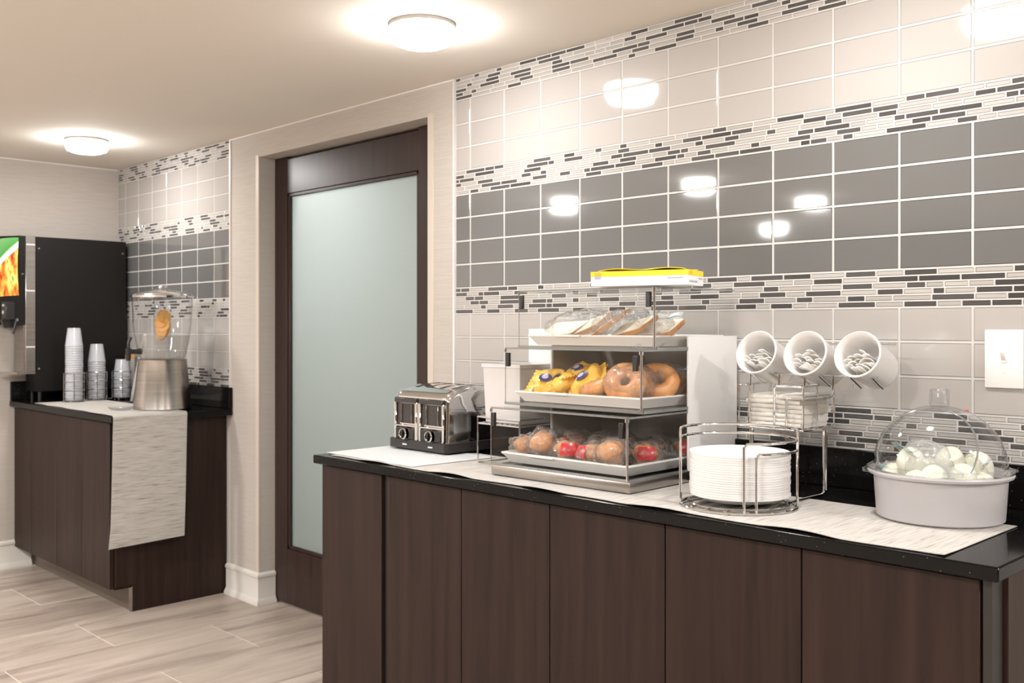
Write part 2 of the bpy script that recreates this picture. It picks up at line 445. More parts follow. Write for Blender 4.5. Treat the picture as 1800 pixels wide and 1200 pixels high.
floor = struct(B().box(XL, XR, YF, YW + 0.5, -0.06, -0.0015).build('floor', 'floor_grout'), 'wood-look porcelain tile floor')
struct(B().box(XL - .1, XR + .1, YF - .1, YW + 1.9, HC, HC + .08).build('ceiling', 'ceiling'), 'plain warm white painted ceiling')
struct(B().box(XL - .12, XL, YF, YW + .15, 0, HC).build('wall_left', 'paper'), 'beige grasscloth end wall')
struct(B().box(XR, XR + .12, YF, YW + .15, 0, HC).build('wall_right', 'dining_wall'), 'brown wall at the far right')
struct(B().box(XL, XR, YF - .12, YF, 0, HC).build('wall_front', 'dining_wall'), 'brown dining room wall behind the viewer')
wall_b = struct(B().box(TR0, XR, YW, YW + .14, 0, HC).build('wall_back', 'grout'), 'tiled wall behind the breakfast counter')
wall_t = struct(B().box(XL, TL1, YW, YW + .14, 0, HC).build('wall_back', 'grout'), 'tiled wall behind the drinks counter')
wb = B()
PW = YW - 0.002
wb.box(TL1, DX0, PW, DY + .09, 0, HC); wb.box(DX1, TR0, PW, YW + .14, 0, HC); wb.box(DX0, DX1, PW, YW + .14, DZ, HC)
struct(wb.build('wall_back', 'paper'), 'beige grasscloth wall around the sliding door')
# room behind the frosted door
rb = B()
rb.box(-5.2, -2.2, 4.2, 4.3, 0, HC); rb.box(-5.3, -5.2, YW + .14, 4.3, 0, HC); rb.box(-2.2, -2.1, YW + .14, 4.3, 0, HC)
struct(rb.build('wall_back', 'ceiling'), 'pale walls of the room beyond the frosted door')
struct(B().box(-5.2, -2.2, YW + .5, 4.2, -0.06, -0.0015).build('floor', 'floor_grout'), 'floor of the room beyond the frosted door')

# floor tiles, running away from the counter, half-bond
PX, PY = 0.430, 0.866
fm = B().box(-PX / 2 + .002, PX / 2 - .002, -PY / 2 + .002, PY / 2 - .002, -0.006, 0.0, bev=0.001).build('floor_tile', 'floor_tile', floor).data
first = floor.children[0]
k0 = -4
for k in range(-5, 7):
    xc = -4.153 + PX * (k + 0.5)
    for j in range(-2, 2):
        y0 = (1.733 if k % 2 else 2.166) + PY * (j - 1)
        yc = y0 + PY / 2
        if xc - PX / 2 < XL + .0 or yc - PY / 2 > YW + .05: continue
        o = first if first is not None else bpy.data.objects.new('floor_tile', fm)
        if first is None: COL.objects.link(o); o.parent = floor
        first = None
        o.location = (xc, yc, 0)

# ------------------------------------------------------------------ wall tiles and mosaic
_tile_mesh = {}
def tile(parent, x0, x1, z0, z1, material, name='tile', gap=0.0023, depth=0.010, bev=0.0024):
    w, h = round(x1 - x0 - 2 * gap, 4), round(z1 - z0 - 2 * gap, 4)
    if w < .004: return
    key = (w, h, material)
    if key not in _tile_mesh:
        x, z = w / 2, h / 2
        b = bmesh.new()
        q = [(-x, 0.006, -z), (x, 0.006, -z), (x, 0.006, z), (-x, 0.006, z), (-x, 0.0006, -z), (x, 0.0006, -z), (x, 0.0006, z), (-x, 0.0006, z),
             (-x + bev, -.0014, -z + bev), (x - bev, -.0014, -z + bev), (x - bev, -.0014, z - bev), (-x + bev, -.0014, z - bev)]
        vs = [b.verts.new(v) for v in q]
        b.faces.new([vs[i] for i in (8, 9, 10, 11)])
        for a in range(4):
            c = (a + 1) % 4
            b.faces.new((vs[a], vs[c], vs[4 + c], vs[4 + a])); f_ = b.faces.new((vs[4 + a], vs[4 + c], vs[8 + c], vs[8 + a]))
            f_.material_index = 1 if a > 1 else 0  # edge shade painted on the top and left bevels only
        bmesh.ops.recalc_face_normals(b, faces=b.faces[:])
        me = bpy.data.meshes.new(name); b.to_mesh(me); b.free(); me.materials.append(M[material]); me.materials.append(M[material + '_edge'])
        _tile_mesh[key] = me
    o = bpy.data.objects.new(name, _tile_mesh[key]); COL.objects.link(o); o.parent = parent
    o.location = ((x0 + x1) / 2, YW, (z0 + z1) / 2)
    o.rotation_euler = (random.gauss(0, .0011), 0, random.gauss(0, .0011))
    return o

Z_TOP = [2.2105, 2.118, 2.028, 1.940]               # three pale rows
Z_DARK = [1.850, 1.7625, 1.674, 1.585, 1.496]       # four grey rows
Z_LOW = [1.399, 1.311, 1.222, 1.134]                # three pale rows
BANDS = [(2.2105, HC - .001, 6), (1.850, 1.940, 6), (1.399, 1.496, 6), (1.026, 1.134, 7)]

def tiled_field(wall, xs, field):
    x0, x1 = xs[0], xs[-1]
    for a, b in zip(xs, xs[1:]):
        for rows, mt in ((Z_TOP, 'tile_light'), (Z_DARK, 'tile_dark'), (Z_LOW, 'tile_light')):
            for zt, zb in zip(rows, rows[1:]): tile(wall, a, b, zb, zt, mt)
    rnd = random.Random(field)
    pieces = {'mosaic_dark': [], 'mosaic_light': []}
    for zb, zt, n in BANDS:
        p = (zt - zb) / n
        for r in range(n):
            x = x0 - rnd.random() * .05; was = False
            while x < x1:
                L = rnd.choice((.03, .05, .07, .085, .105))
                dark = rnd.random() < (.26 if was else .60)
                if not dark: L = rnd.choice((.045, .06, .075, .09, .10))
                a, b = max(x, x0), min(x + L, x1)
                if b - a > .006: pieces['mosaic_dark' if dark else 'mosaic_light'].append((a, b, zb + r * p, zb + (r + 1) * p))
                x += L; was = dark
    return pieces

def mosaic(wall, pieces, single_limit):
    for mt, nm in (('mosaic_dark', 'dark_mosaic_piece'), ('mosaic_light', 'pale_mosaic_piece')):
        ps = sorted(pieces[mt], key=lambda q: abs(min(q[0], -.7) - -.7) - (q[1] - q[0]))
        ps = [q for q in ps if q[0] < -.70] + [q for q in ps if q[0] >= -.70]
        for q in ps[:single_limit]: tile(wall, *q, mt, nm, gap=.0013, bev=.0024)
        rest = ps[single_limit:]
        if not rest: continue
        b = bmesh.new(); g_ = .0013; bev = .0024
        for a, c, zb, zt in rest:
            x0, x1, z0, z1 = a + g_, c - g_, zb + g_, zt - g_
            A = [b.verts.new(v) for v in ((x0, YW + .0006, z0), (x1, YW + .0006, z0), (x1, YW + .0006, z1), (x0, YW + .0006, z1))]
            C = [b.verts.new(v) for v in ((x0 + bev, YW - .0014, z0 + bev), (x1 - bev, YW - .0014, z0 + bev), (x1 - bev, YW - .0014, z1 - bev), (x0 + bev, YW - .0014, z1 - bev))]
            b.faces.new(C)
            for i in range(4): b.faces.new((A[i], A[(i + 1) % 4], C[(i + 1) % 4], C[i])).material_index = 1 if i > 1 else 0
        bmesh.ops.recalc_face_normals(b, faces=b.faces[:])
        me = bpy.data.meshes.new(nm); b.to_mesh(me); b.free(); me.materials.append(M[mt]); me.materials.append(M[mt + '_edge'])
        o = bpy.data.objects.new(nm, me); COL.objects.link(o); o.parent = wall; o['kind'] = 'stuff'

xs_r = [TR0 + .006] + [-2.753 + .1826 * k for k in range(0, 15)]
mosaic(wall_b, tiled_field(wall_b, xs_r, 3), 300)
xs_l = [XL, -5.816] + [-5.6365 + .181 * k for k in range(0, 6)] + [TL1 - .004]
mosaic(wall_t, tiled_field(wall_t, xs_l, 5), 0)
# metal edge strips of the tiled fields, corner beads of the opening
struct(B().box(TR0 - .004, TR0 + .005, YW - .007, YW + .002, 1.0, HC).build('trim_1', 'metal_trim'), 'thin metal edge strip left of the counter tiles')
struct(B().box(TL1 - .004, TL1 + .008, YW - .008, YW + .002, .94, HC).build('trim_2', 'metal_trim'), 'metal edge strip right of the drinks counter tiles')
struct(B().box(DX0 - .028, DX0 + .001, PW - .003, PW + .004, .15, DZ + .01, bev=.001).build('trim_3', 'bead'), 'cream corner bead on the left of the doorway')
struct(B().box(DX1 - .001, DX1 + .034, PW - .003, PW + .004, 0, DZ + .01, bev=.001).build('trim_4', 'bead'), 'cream corner bead on the right of the doorway')

struct(B().box(TL1, TR0, PW - .005, PW, HC - .005, HC - .0005).build('trim_5', 'white_plastic'), 'thin white caulk line where the papered wall meets the ceiling')
struct(B().box(XL, XL + .005, YF, YW - .006, HC - .005, HC - .0005).build('trim_6', 'white_plastic'), 'thin white caulk line along the top of the end wall')
# baseboards
def base_profile(b, pts, out):
    """moulded skirting along a polyline (x, y); out = outward offsets handled by mitred offset"""
    prof = [(0.024, 0.0), (0.024, 0.012), (0.014, 0.030), (0.012, 0.034), (0.012, 0.128), (0.017, 0.134), (0.017, 0.146), (0.006, 0.155), (0.0, 0.155), (0.0, 0.0)]
    n = len(pts); rings = []
    for i, (x, y) in enumerate(pts):
        if i == 0: d0 = d1 = Vector((pts[1][0] - x, pts[1][1] - y)).normalized()
        elif i == n - 1: d0 = d1 = Vector((x - pts[i - 1][0], y - pts[i - 1][1])).normalized()
        else:
            d0 = Vector((x - pts[i - 1][0], y - pts[i - 1][1])).normalized(); d1 = Vector((pts[i + 1][0] - x, pts[i + 1][1] - y)).normalized()
        n0 = Vector((d0.y, -d0.x)); n1 = Vector((d1.y, -d1.x)); m_ = (n0 + n1)
        m_ = m_ / max(1e-6, m_.dot(n0)) if i not in (0, n - 1) else n0
        rings.append([b.bm.verts.new((x + m_.x * o, y + m_.y * o, z)) for o, z in prof])
    for r0, r1 in zip(rings, rings[1:]):
        for k in range(len(prof)): b.bm.faces.new((r0[k], r0[(k + 1) % len(prof)], r1[(k + 1) % len(prof)], r1[k]))
    b.bm.faces.new(rings[0][::-1]); b.bm.faces.new(rings[-1])
    return b
struct(base_profile(B(), [(-4.582, PW), (DX0, PW), (DX0, DY - .004)], 1).build('baseboard_back', 'white_paint', sharp=30), 'white moulded baseboard around the wall end beside the door')
struct(base_profile(B(), [(XL, 1.99), (XL, YF)][::-1], 1).build('baseboard_left', 'white_paint', sharp=30), 'white moulded baseboard on the end wall')

# ------------------------------------------------------------------ sliding door with frosted glass
door = B().box(DX0 - .02, -4.168, DY, DY + .045, .012, 2.172, bev=.001).build('door_1', 'door_wood')
struct(door, 'dark espresso sliding door with one tall frosted glass pane')
B().box(-3.168, DX1 + .12, DY, DY + .045, .012, 2.172, bev=.001).build('stile', 'door_wood', door)
B().box(-4.168, -3.168, DY, DY + .045, 1.995, 2.160, bev=.001).build('top_rail', 'door_wood', door)
B().box(-4.168, -3.168, DY, DY + .045, .012, .275, bev=.001).build('bottom_rail', 'door_wood', door)
gb = B()
for z0, z1 in ((1.978, 1.995), (.275, .292)): gb.box(-4.168, -3.168, DY + .004, DY + .02, z0, z1, bev=.003)
gb.box(-4.168, -4.151, DY + .004, DY + .02, .275, 1.995, bev=.003); gb.box(-3.185, -3.168, DY + .004, DY + .02, .275, 1.995, bev=.003)
gb.build('glazing_bead', 'door_wood', door)
B().box(-4.16, -3.176, DY + .02, DY + .028, .28, 1.99).build('glass_pane', 'frost', door)
B().box(DX0 - .02, DX1 + .12, DY + .05, DY + .06, 2.10, 2.2).build('track', 'black_plastic', door)

# ------------------------------------------------------------------ ceiling lamps
def ceiling_lamp(x, y, label, watt):
    t = thing('ceiling_light', label, 'lamp', (x, y, HC), 'round flush ceiling lamps')
    B().lathe([(0, 0), (.104, 0), (.104, -.012), (.100, -.014), (0, -.014)], (x, y, HC), 40).build('mounting_ring', 'lamp_ring', t)
    B().lathe([(0.098, -.014), (.0985, -.045), (.094, -.056), (.07, -.066), (.035, -.070), (0, -.071)], (x, y, HC), 40).build('glass_shade', 'lamp_glass', t)
    fb = B()
    for k in range(3):
        a = 2 * PI * k / 3 + .4
        fb.cyl((x + .0985 * math.cos(a), y + .0985 * math.sin(a), HC - .03), (x + .106 * math.cos(a), y + .106 * math.sin(a), HC - .03), .004, n=8)
    build_each(fb, 'thumb_screw', 'lamp_ring', t)
    return t
LAMPS = [(-2.40, 1.97, 'round white flush ceiling lamp nearest the counter, before the door', 1), (-5.06, 1.97, 'round white flush ceiling lamp above the drinks counter', 1),
         (-1.06, 1.93, 'round flush ceiling lamp above the right of the counter, seen mirrored in the tiles', 1)]
LAMPS += [(-3.64, -.28, 'flush ceiling lamp out in the dining room, mirrored in grey tiles', 2), (-4.91, -.39, 'flush ceiling lamp out in the dining room near the end wall', 2),
          (-3.58, -1.60, 'second flush ceiling lamp out in the dining room', 2), (-.9, -.35, 'unseen fill lamp added in the dining room behind the viewer', 2),
          (1.4, -.4, 'unseen fill lamp added at the far right of the dining room', 2), (-1.2, -2.6, 'unseen fill lamp added deep in the dining room', 2),
          (-4.8, -3.1, 'unseen fill lamp added in the far corner of the dining room', 2), (1.2, 1.9, 'unseen fill lamp added beyond the right end of the counter', 2)]  # from behind the viewer onward: unseen lamps added for fill light
for x, y, lab, k in LAMPS:
    t = ceiling_lamp(x, y, lab, 0)
    ld = bpy.data.lights.new('bulb', 'AREA'); ld.shape = 'DISK'; ld.size = .17
    ld.energy = LAMP_WATT if k == 1 else ROOM_WATT; ld.color = (1.0, .982, .962)
    lo = bpy.data.objects.new('bulb', ld); COL.objects.link(lo); lo.parent = t; lo.location = (0, 0, -.076)
t = ceiling_lamp(-3.85, 3.25, 'unseen lamp added beyond the frosted door to light its glass', 0)  # added to brighten the door glass towards its top
ld = bpy.data.lights.new('bulb', 'AREA'); ld.shape = 'DISK'; ld.size = .17; ld.energy = 50; ld.color = (1.0, .99, .975)
lo = bpy.data.objects.new('bulb', ld); COL.objects.link(lo); lo.parent = t; lo.location = (0, 0, -.076)

# ------------------------------------------------------------------ cabinets and worktops
CZ, CF = 0.920, 1.849                      # right worktop height, front edge
def cabinet(x0, x1, doors, front, top, label, kick_y, body_front, back=2.47, end=None, kick='wood_dark', kick_h=.11):
    t = thing('base_cabinet', label, 'cabinet', ((x0 + x1) / 2, body_front, 0))
    B().box(x0 + .001, x1 - .001, body_front, back, .112, top - .002).build('body', 'wood', t)
    B().box(x0 + .001, x1 - .001, kick_y, kick_y + .02, 0.001, kick_h).build('toe_kick', kick, t)
    for a, b in doors:
        B().box(a + .0015, b - .0015, front, body_front - .002, .118, top - .006, bev=.001).build('door', 'wood', t)
    if end:
        for nm, mt, pts, a, b in end: B().prism(pts, 'x', a, b).build(nm, mt, t)
    return t
CT = CZ - .028
cabinet(-2.811, -2.446, [(-2.811, -2.481)], 1.874, CT, 'narrow dark wood base cabinet at the left end of the breakfast counter', 1.95, 1.895,
        end=[('filler', 'wood_dark', [(1.886, .118), (1.894, .118), (1.894, CT - .004), (1.886, CT - .004)], -2.479, -2.448)])
cabinet(-2.446, -1.762, [(-2.446, -2.107), (-2.107, -1.762)], 1.874, CT, 'dark wood two-door base cabinet under the food display case', 1.95, 1.895)
cabinet(-1.762, -1.042, [(-1.762, -1.392), (-1.392, -1.042)], 1.874, CT, 'dark wood two-door base cabinet under the plate rack', 1.95, 1.895)
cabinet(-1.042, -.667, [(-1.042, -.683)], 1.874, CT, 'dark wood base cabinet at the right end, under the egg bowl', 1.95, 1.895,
        end=[('gap_shade', 'wood_dark', [(1.878, .118), (1.93, .118), (1.93, CT - .004), (1.878, CT - .004)], -.680, -.664),  # dark strip painted in for the shaded gap before the end panel
             ('end_panel', 'wood', [(1.934, .002), (2.468, .002), (2.468, CT - .004), (1.934, CT - .004)], -.672, -.655)])
wt = thing('worktop', 'black speckled granite worktop of the breakfast counter', 'worktop', (-1.735, CF, CT))
B().box(-2.828, -.643, CF, 2.49, CT, CZ, bev=.003).build('slab', 'granite', wt)
B().box(-2.828, -.643, 2.470, 2.490, CZ + .0005, 1.0245, bev=.002).build('backsplash', 'granite', wt)

LZ = .937; LT = LZ - .033
ep = [(1.925, .125), (2.004, .125), (2.004, .002), (2.49, .002), (2.49, LT - .003), (1.925, LT - .003)]
cabinet(-5.915, -5.274, [(-5.915, -5.646), (-5.646, -5.274)], 1.902, LT, 'dark wood base cabinet of the drinks counter against the end wall', 2.004, 1.923, kick='kick', kick_h=.118)
cabinet(-5.274, -4.611, [(-5.274, -4.952), (-4.952, -4.611)], 1.902, LT, 'dark wood base cabinet of the drinks counter under the hanging runner', 2.004, 1.923, kick='kick', kick_h=.118,
        end=[('end_panel', 'wood', ep, -4.613, -4.596), ('kick_edge', 'steel', [(1.996, .004), (2.0035, .004), (2.0035, .118), (1.996, .118)], -4.618, -4.5965)])
wl = thing('worktop', 'black stone worktop of the drinks counter', 'worktop', (-5.2, 1.877, LT))
B().box(-5.918, -4.533, 1.877, 2.49, LT, LZ, bev=.003).build('slab', 'granite', wl)
lb = B().box(-5.898, -4.533, 2.470, 2.490, LZ + .0005, 1.044, bev=.002); lb.box(-5.918, -5.898, 1.880, 2.49, LZ + .0005, 1.044, bev=.002)
lb.build('backsplash', 'granite', wl)

# ------------------------------------------------------------------ runners and paper sheet
def fR(u, v):
    x = -2.765 + u * (2.765 - .745)
    wob = .004 * math.sin(9 * x) + .006 * math.sin(23 * x + 1) * (1 - v)
    y0 = 1.866 + .010 * (1 - u) + wob * .6; y1 = 2.248 + .005 * math.sin(7 * x)
    lift = max(0, .004 * math.sin(17 * x + .5)) * max(0, 1 - v * 6)
    return (x, y0 + (y1 - y0) * v, CZ + .0028 + lift)
single(B().sheet(fR, 120, 16, -.0012), 'table_runner', 'runner', 'pale woven runner with dark streaks lying along the black breakfast counter', 'runner', (-1.75, 2.05, CZ))

def fL(u, v):
    # along u: from the end wall side, over the right edge and down
    L1 = 5.60 - 4.545; L2 = .60; R = .014; tot = L1 + R * PI / 2 + L2
    d = u * tot
    wob = .008 * math.sin(21 * d) * (1 - v) * max(0, min(1, (L1 - d) * 6))
    y = 1.888 + wob * .6 - .018 * max(0, (d - .9)) / .7 + v * .362
    if d < L1: return (-5.60 + d, y + .015 * (1 - d / L1) , LZ + .0030)
    if d < L1 + R * PI / 2:
        a = (d - L1) / R
        return (-4.545 + R * math.sin(a) + .0030, y, LZ + .0030 - R * (1 - math.cos(a)))
    e_ = d - L1 - R * PI / 2
    return (-4.545 + R + .0030 + .008 * math.sin(e_ * 5) * e_, y - .01 * max(0, e_ - .5) * (1 - v) * 6, LZ + .0030 - R - e_ + .012 * v)
single(B().sheet(fL, 130, 14, -.0012), 'table_runner', 'runner', 'pale woven runner hanging down over the end of the drinks counter', 'runner', (-5.0, 2.05, LZ))

single(B().prism([(-2.818, 1.897), (-2.345, 1.885), (-2.325, 2.215), (-2.815, 2.235)], 'z', CZ + .0040, CZ + .0052), 'paper_sheet', 'sheet',
       'plain white sheet lying under the toaster', 'sheet', (-2.57, 2.05, CZ + .003))

# ------------------------------------------------------------------ toaster
TZ = CZ + .0054
tx0, tx1, ty0, ty1 = -2.772, -2.462, 2.122, 2.425
t = thing('toaster', 'chrome four-slice toaster with black base and two dials, on the white sheet', 'toaster', ((tx0 + tx1) / 2, (ty0 + ty1) / 2, TZ))
b = B(); mid = (tx0 + tx1) / 2
b.prism([(tx0 + .012, ty0), (mid - .012, ty0 + .004), (mid + .012, ty0 + .004), (tx1 - .012, ty0), (tx1, ty0 + .015), (tx1, ty1), (tx0, ty1), (tx0, ty0 + .015)], 'z', TZ + .006, TZ + .037)
b.build('base', 'toaster_base', t)
b = B()
for fx in (tx0 + .03, tx1 - .03):
    for fy in (ty0 + .03, ty1 - .03): b.cyl((fx, fy, TZ), (fx, fy, TZ + .007), .012, n=12)
build_each(b, 'foot', 'black_plastic', t)
# body: arched section across, slightly tapering
sx0, sx1, sy0, sy1 = tx0 + .022, tx1 - .006, ty0 + .010, ty1 - .008
zb = TZ + .036
def body_f(u, v):
    # u along depth profile (front bottom -> over the top -> back bottom), v across
    pr = [(sy0, zb), (sy0 + .001, zb + .04), (sy0 + .003, 1.096), (sy0 + .005, 1.112), (sy0 + .013, 1.124), (sy0 + .045, 1.138), (sy0 + .10, 1.148), (sy0 + .15, 1.150),
          (sy0 + .20, 1.146), (sy1 - .04, 1.134), (sy1 - .012, 1.118), (sy1 - .002, 1.10), (sy1, 1.06), (sy1, zb)]
    k = u * (len(pr) - 1); i = min(int(k), len(pr) - 2); f = k - i
    y = pr[i][0] * (1 - f) + pr[i + 1][0] * f; z = pr[i][1] * (1 - f) + pr[i + 1][1] * f
    x = sx0 + (sx1 - sx0) * v
    e_ = min(v, 1 - v) * (sx1 - sx0)
    if e_ < .02: z = zb + (z - zb) * (1 - .10 * (1 - e_ / .02) ** 2)
    y += (.010 * (1 - min(1, e_ / .014)) ** 2) * (1 if u < .5 else -1)
    return (x, y, z)
vv = [0, .012, .03, .06, .1, .3, .5, .7, .9, .94, .97, .988, 1]
b = B(); pu = 13 * 3
g_ = [[b.bm.verts.new(body_f(i / pu, v)) for v in vv] for i in range(pu + 1)]
for i in range(pu):
    for j in range(len(vv) - 1): b.bm.faces.new((g_[i][j], g_[i + 1][j], g_[i + 1][j + 1], g_[i][j + 1]))
b.bm.faces.new([g_[i][0] for i in range(pu + 1)]); b.bm.faces.new([g_[i][-1] for i in range(pu + 1)][::-1])
b.build('body', 'chrome', t, sharp=50)
for k in range(4):                                                     # bread slots
    xs = sx0 + .045 + k * .061 + (.008 if k > 1 else 0)
    b = B()
    pts = [(sy0 + .055, 1.1415), (sy0 + .10, 1.1480), (sy0 + .15, 1.1512), (sy0 + .20, 1.1472), (sy1 - .055, 1.1400)]
    low = [(y, z - .008) for y, z in pts]
    b.prism(pts + low[::-1], 'x', xs + .005, xs + .021); b.build('slot', 'black_plastic', t)
for bay in (0, 1):
    a = sx0 + .012 if bay == 0 else mid + .012
    c = mid - .004 if bay == 0 else sx1 - .012
    b = B().box(a, c, sy0 - .010, sy0 + .01, 1.088, 1.106, bev=.003); b.build('lip', 'grey_plastic', t)
    fr = B().box(a - .003, a + .008, sy0 - .009, sy0 + .006, zb, 1.09, bev=.003); fr.box(c - .008, c + .003, sy0 - .009, sy0 + .006, zb, 1.09, bev=.003)
    fr.box(a, c, sy0 - .009, sy0 + .006, zb + .043, zb + .053, bev=.003); fr.build('bezel', 'chrome', t)
    lv = B().box(a + .014, c - .014, sy0 - .003, sy0 + .005, zb + .056, 1.086, bev=.001); lv.build('lever_panel', 'grey_plastic', t)
    lr = B()
    for q in (.3, .78): lr.cyl((a + (c - a) * q, sy0 - .007, zb + .058), (a + (c - a) * q, sy0 - .007, 1.084), .0022, n=8)
    build_each(lr, 'lever_rail', 'chrome', t)
    kp = B(); kx = (a + c) / 2; kz = zb + .021
    kp.box(a + .009, c - .009, sy0 - .012, sy0 + .004, zb + .003, zb + .041, bev=.003); kp.cyl((kx, sy0 + .004, kz), (kx, sy0 - .012, kz), .025, n=28)
    kp.build('dial_panel', 'black_plastic', t)
    kd = B().lathe([(.011, 0), (.0185, .004), (.0195, .008), (.0165, .012), (.0145, .010), (.0135, .003)], (kx, sy0 - .011, kz), 28, axis=(0, -1, 0)); dial = kd.build('dial', 'chrome', t)
    B().box(kx - .003, kx + .003, sy0 - .026, sy0 - .012, kz - .013, kz + .013, bev=.002).build('dial_grip', 'black_plastic', dial)
    B().box(kx - .012, kx + .010, ty0 - .0008, ty0 + .004, TZ + .018, TZ + .0225).build('badge', 'white_plastic', t)

# ------------------------------------------------------------------ wire stand with white bin
wx0, wx1, wy0, wy1 = -2.277, -2.092, 2.094, 2.44
t = thing('wire_stand', 'small chrome wire stand between the toaster and the display case', 'stand', ((wx0 + wx1) / 2, (wy0 + wy1) / 2, CZ))
b = B()
for x in (wx0, wx1):
    b.tube([(x, wy0, 1.066), (x, wy0, CZ + .009), (x, wy0 + .006, CZ + .004), (x, wy1 - .006, CZ + .004), (x, wy1, CZ + .009), (x, wy1, 1.066)], .0026)
build_each(b, 'leg_frame', 'chrome', t)
b = B()
for z in (1.048, 1.068): b.tube([(wx0, wy0, z), (wx1, wy0, z), (wx1, wy1, z), (wx0, wy1, z)], .0026, closed=True)
b.tube([(wx0, wy0, CZ + .012), (wx1, wy0, CZ + .012)], .0022); b.tube([(wx0, wy1, CZ + .012), (wx1, wy1, CZ + .012)], .0022)
build_each(b, 'rail', 'chrome', t)
b = B()
for k in range(1, 8):
    x = wx0 + (wx1 - wx0) * k / 8; b.cyl((x, wy0, 1.051), (x, wy1, 1.051), .0018, n=6)
build_each(b, 'shelf_wire', 'chrome', t)
bx = (-2.255, -2.105, 2.108, 2.305)
b = B()
def ring(o, z): return [(bx[0] - o, bx[2] - o, z), (bx[1] + o, bx[2] - o, z), (bx[1] + o, bx[3] + o, z), (bx[0] - o, bx[3] + o, z)]
rs = [[b.bm.verts.new(v) for v in ring(o, z)] for o, z in ((.0, 1.054), (.006, 1.224), (.010, 1.224), (.010, 1.234), (.003, 1.234), (-.004, 1.058))]
for r0, r1 in zip(rs, rs[1:]):
    for k in range(4): b.bm.faces.new((r0[k], r0[(k + 1) % 4], r1[(k + 1) % 4], r1[k]))
b.bm.faces.new(rs[0][::-1]); b.bm.faces.new(rs[-1])
single(b, 'storage_bin', 'bin_plastic', 'tapered white plastic bin standing at the front of the wire stand', 'bin', (-2.18, 2.21, 1.054))
single(B().box(-2.285, -2.160, 2.328, 2.430, 1.0535, 1.342, bev=.002), 'white_box', 'white_plastic', 'plain white box behind the plastic bin on the wire stand, taller than it', 'box', (-2.22, 2.38, 1.0535))

# ------------------------------------------------------------------ three-tier display case
RX, RY, RA = -2.067, 1.952, math.radians(1.85)         # its front left corner and slight turn
case_items = []
cx0, cx1, cyb = -2.067, -1.572, 2.452
cw = 'display case'
t = thing('display_case', 'three-tier clear acrylic food display case on a brushed steel base', 'display case', (RX, RY, CZ + .0025)); case_items.append(t)
CB = CZ + .0045
B().box(cx0, cx1, 1.952, cyb, CB, .9535, bev=.004, seg=2).build('steel_base', 'steel', t)
tiers = [(1.952, .954, 1.114), (2.012, 1.127, 1.284), (2.070, 1.290, 1.4515)]
for i, (yf, z0, z1) in enumerate(tiers):
    B().box(cx0 + .004, cx1 - .004, yf, yf + .0045, z0 + .006, z1 - .003).build('front_door', 'acrylic', t)
    for x in (cx0, cx1 - .0045): B().box(x, x + .0045, yf + .006, cyb, z0 + .006, z1).build('side_pane', 'acrylic', t)
    B().box(cx0, cx1, yf, cyb, z1, z1 + .005).build('roof_pane' if i == 2 else 'shelf_pane', 'acrylic', t)
    e = B()
    e.box(cx0, cx1, yf - .001, yf + .0015, z1, z1 + .005); e.box(cx1 - .0015, cx1 + .001, yf, cyb, z1, z1 + .005)
    if i: e.box(cx0, cx1, yf - .004, yf - .002, z0 - .004, z0 + .004); e.box(cx1 - .001, cx1 + .0015, yf, cyb, z0 - .004, z0 + .004)
    else: e.box(cx0 + .002, cx1, yf - .001, yf + .002, z0, z0 + .006); e.box(cx1 - .002, cx1 + .001, yf, cyb, z0, z0 + .006)
    e.build('polished_edge', 'acrylic_edge', t)
    if i: B().box(cx0, cx1, yf, cyb, z0, z0 + .004).build('shelf_pane', 'acrylic', t)
    for x in (cx1 - .0045, cx0 + .0045):
        rr = .0034 if x > -1.8 else .0012
        B().cyl((x, yf - .004, z0 + .002), (x, yf - .004, z1 - .002), rr, n=10).build('corner_rod', 'chrome', t)
        B().cyl((x, yf - .004, z1 - .008), (x, yf - .004, z1 + .001), rr + .0028, n=12).build('rod_cap', 'chrome', t)
    for x in (cx0 + .014, cx1 - .024):
        B().box(x - .004, x + .010, yf - .012, yf - .001, z1 - .050, z1 - .010, bev=.0015).build('door_clip', 'black_plastic', t)
for x in (cx0 - .0005, cx1 + .0005):
    B().box(x - .003, x + .003, 2.215, 2.465, .956, 1.323).build('side_panel', 'panel_white', t)

B().box(cx0 + .004, cx1 - .004, 2.4535, 2.4575, .956, 1.284).build('back_panel', 'taupe', t)
B().box(cx0 + .0048, cx0 + .0075, 2.215, 2.4525, .962, 1.284).build('side_shade_sheet', 'taupe', t)  # taupe sheet added to colour in the shade on the white side panel

def tray(y0, y1, z, label, x0=-2.045, x1=-1.592):
    tt = thing('serving_tray', label, 'tray', ((x0 + x1) / 2, (y0 + y1) / 2, z)); case_items.append(tt)
    b = B()
    def ring(o, zz): return [(x0 + o, y0 + o, zz), (x1 - o, y0 + o, zz), (x1 - o, y1 - o, zz), (x0 + o, y1 - o, zz)]
    prof = [(.020, z), (.006, z + .020), (.0, z + .026), (.0, z + .030), (.008, z + .030), (.012, z + .022), (.024, z + .005)]
    rs = [[b.bm.verts.new(v) for v in ring(*q)] for q in prof]
    for r0, r1 in zip(rs, rs[1:]):
        for k in range(4): b.bm.faces.new((r0[k], r0[(k + 1) % 4], r1[(k + 1) % 4], r1[k]))
    b.bm.faces.new(rs[0][::-1]); b.bm.faces.new(rs[-1])
    b.build('dish', 'tray', tt, sharp=30)
    xm = x0 + (x1 - x0) * .34
    B().box(xm - .048, xm + .048, y0 - .006, y0 + .008, z + .024, z + .031, bev=.003, seg=2).build('grip', 'tray', tt)
    return tt
tray(1.972, 2.43, .9605, 'white serving tray of wrapped muffins in the lowest tier of the display case')
tray(2.030, 2.43, 1.1325, 'white serving tray of yellow packets and bagels in the middle tier of the case')
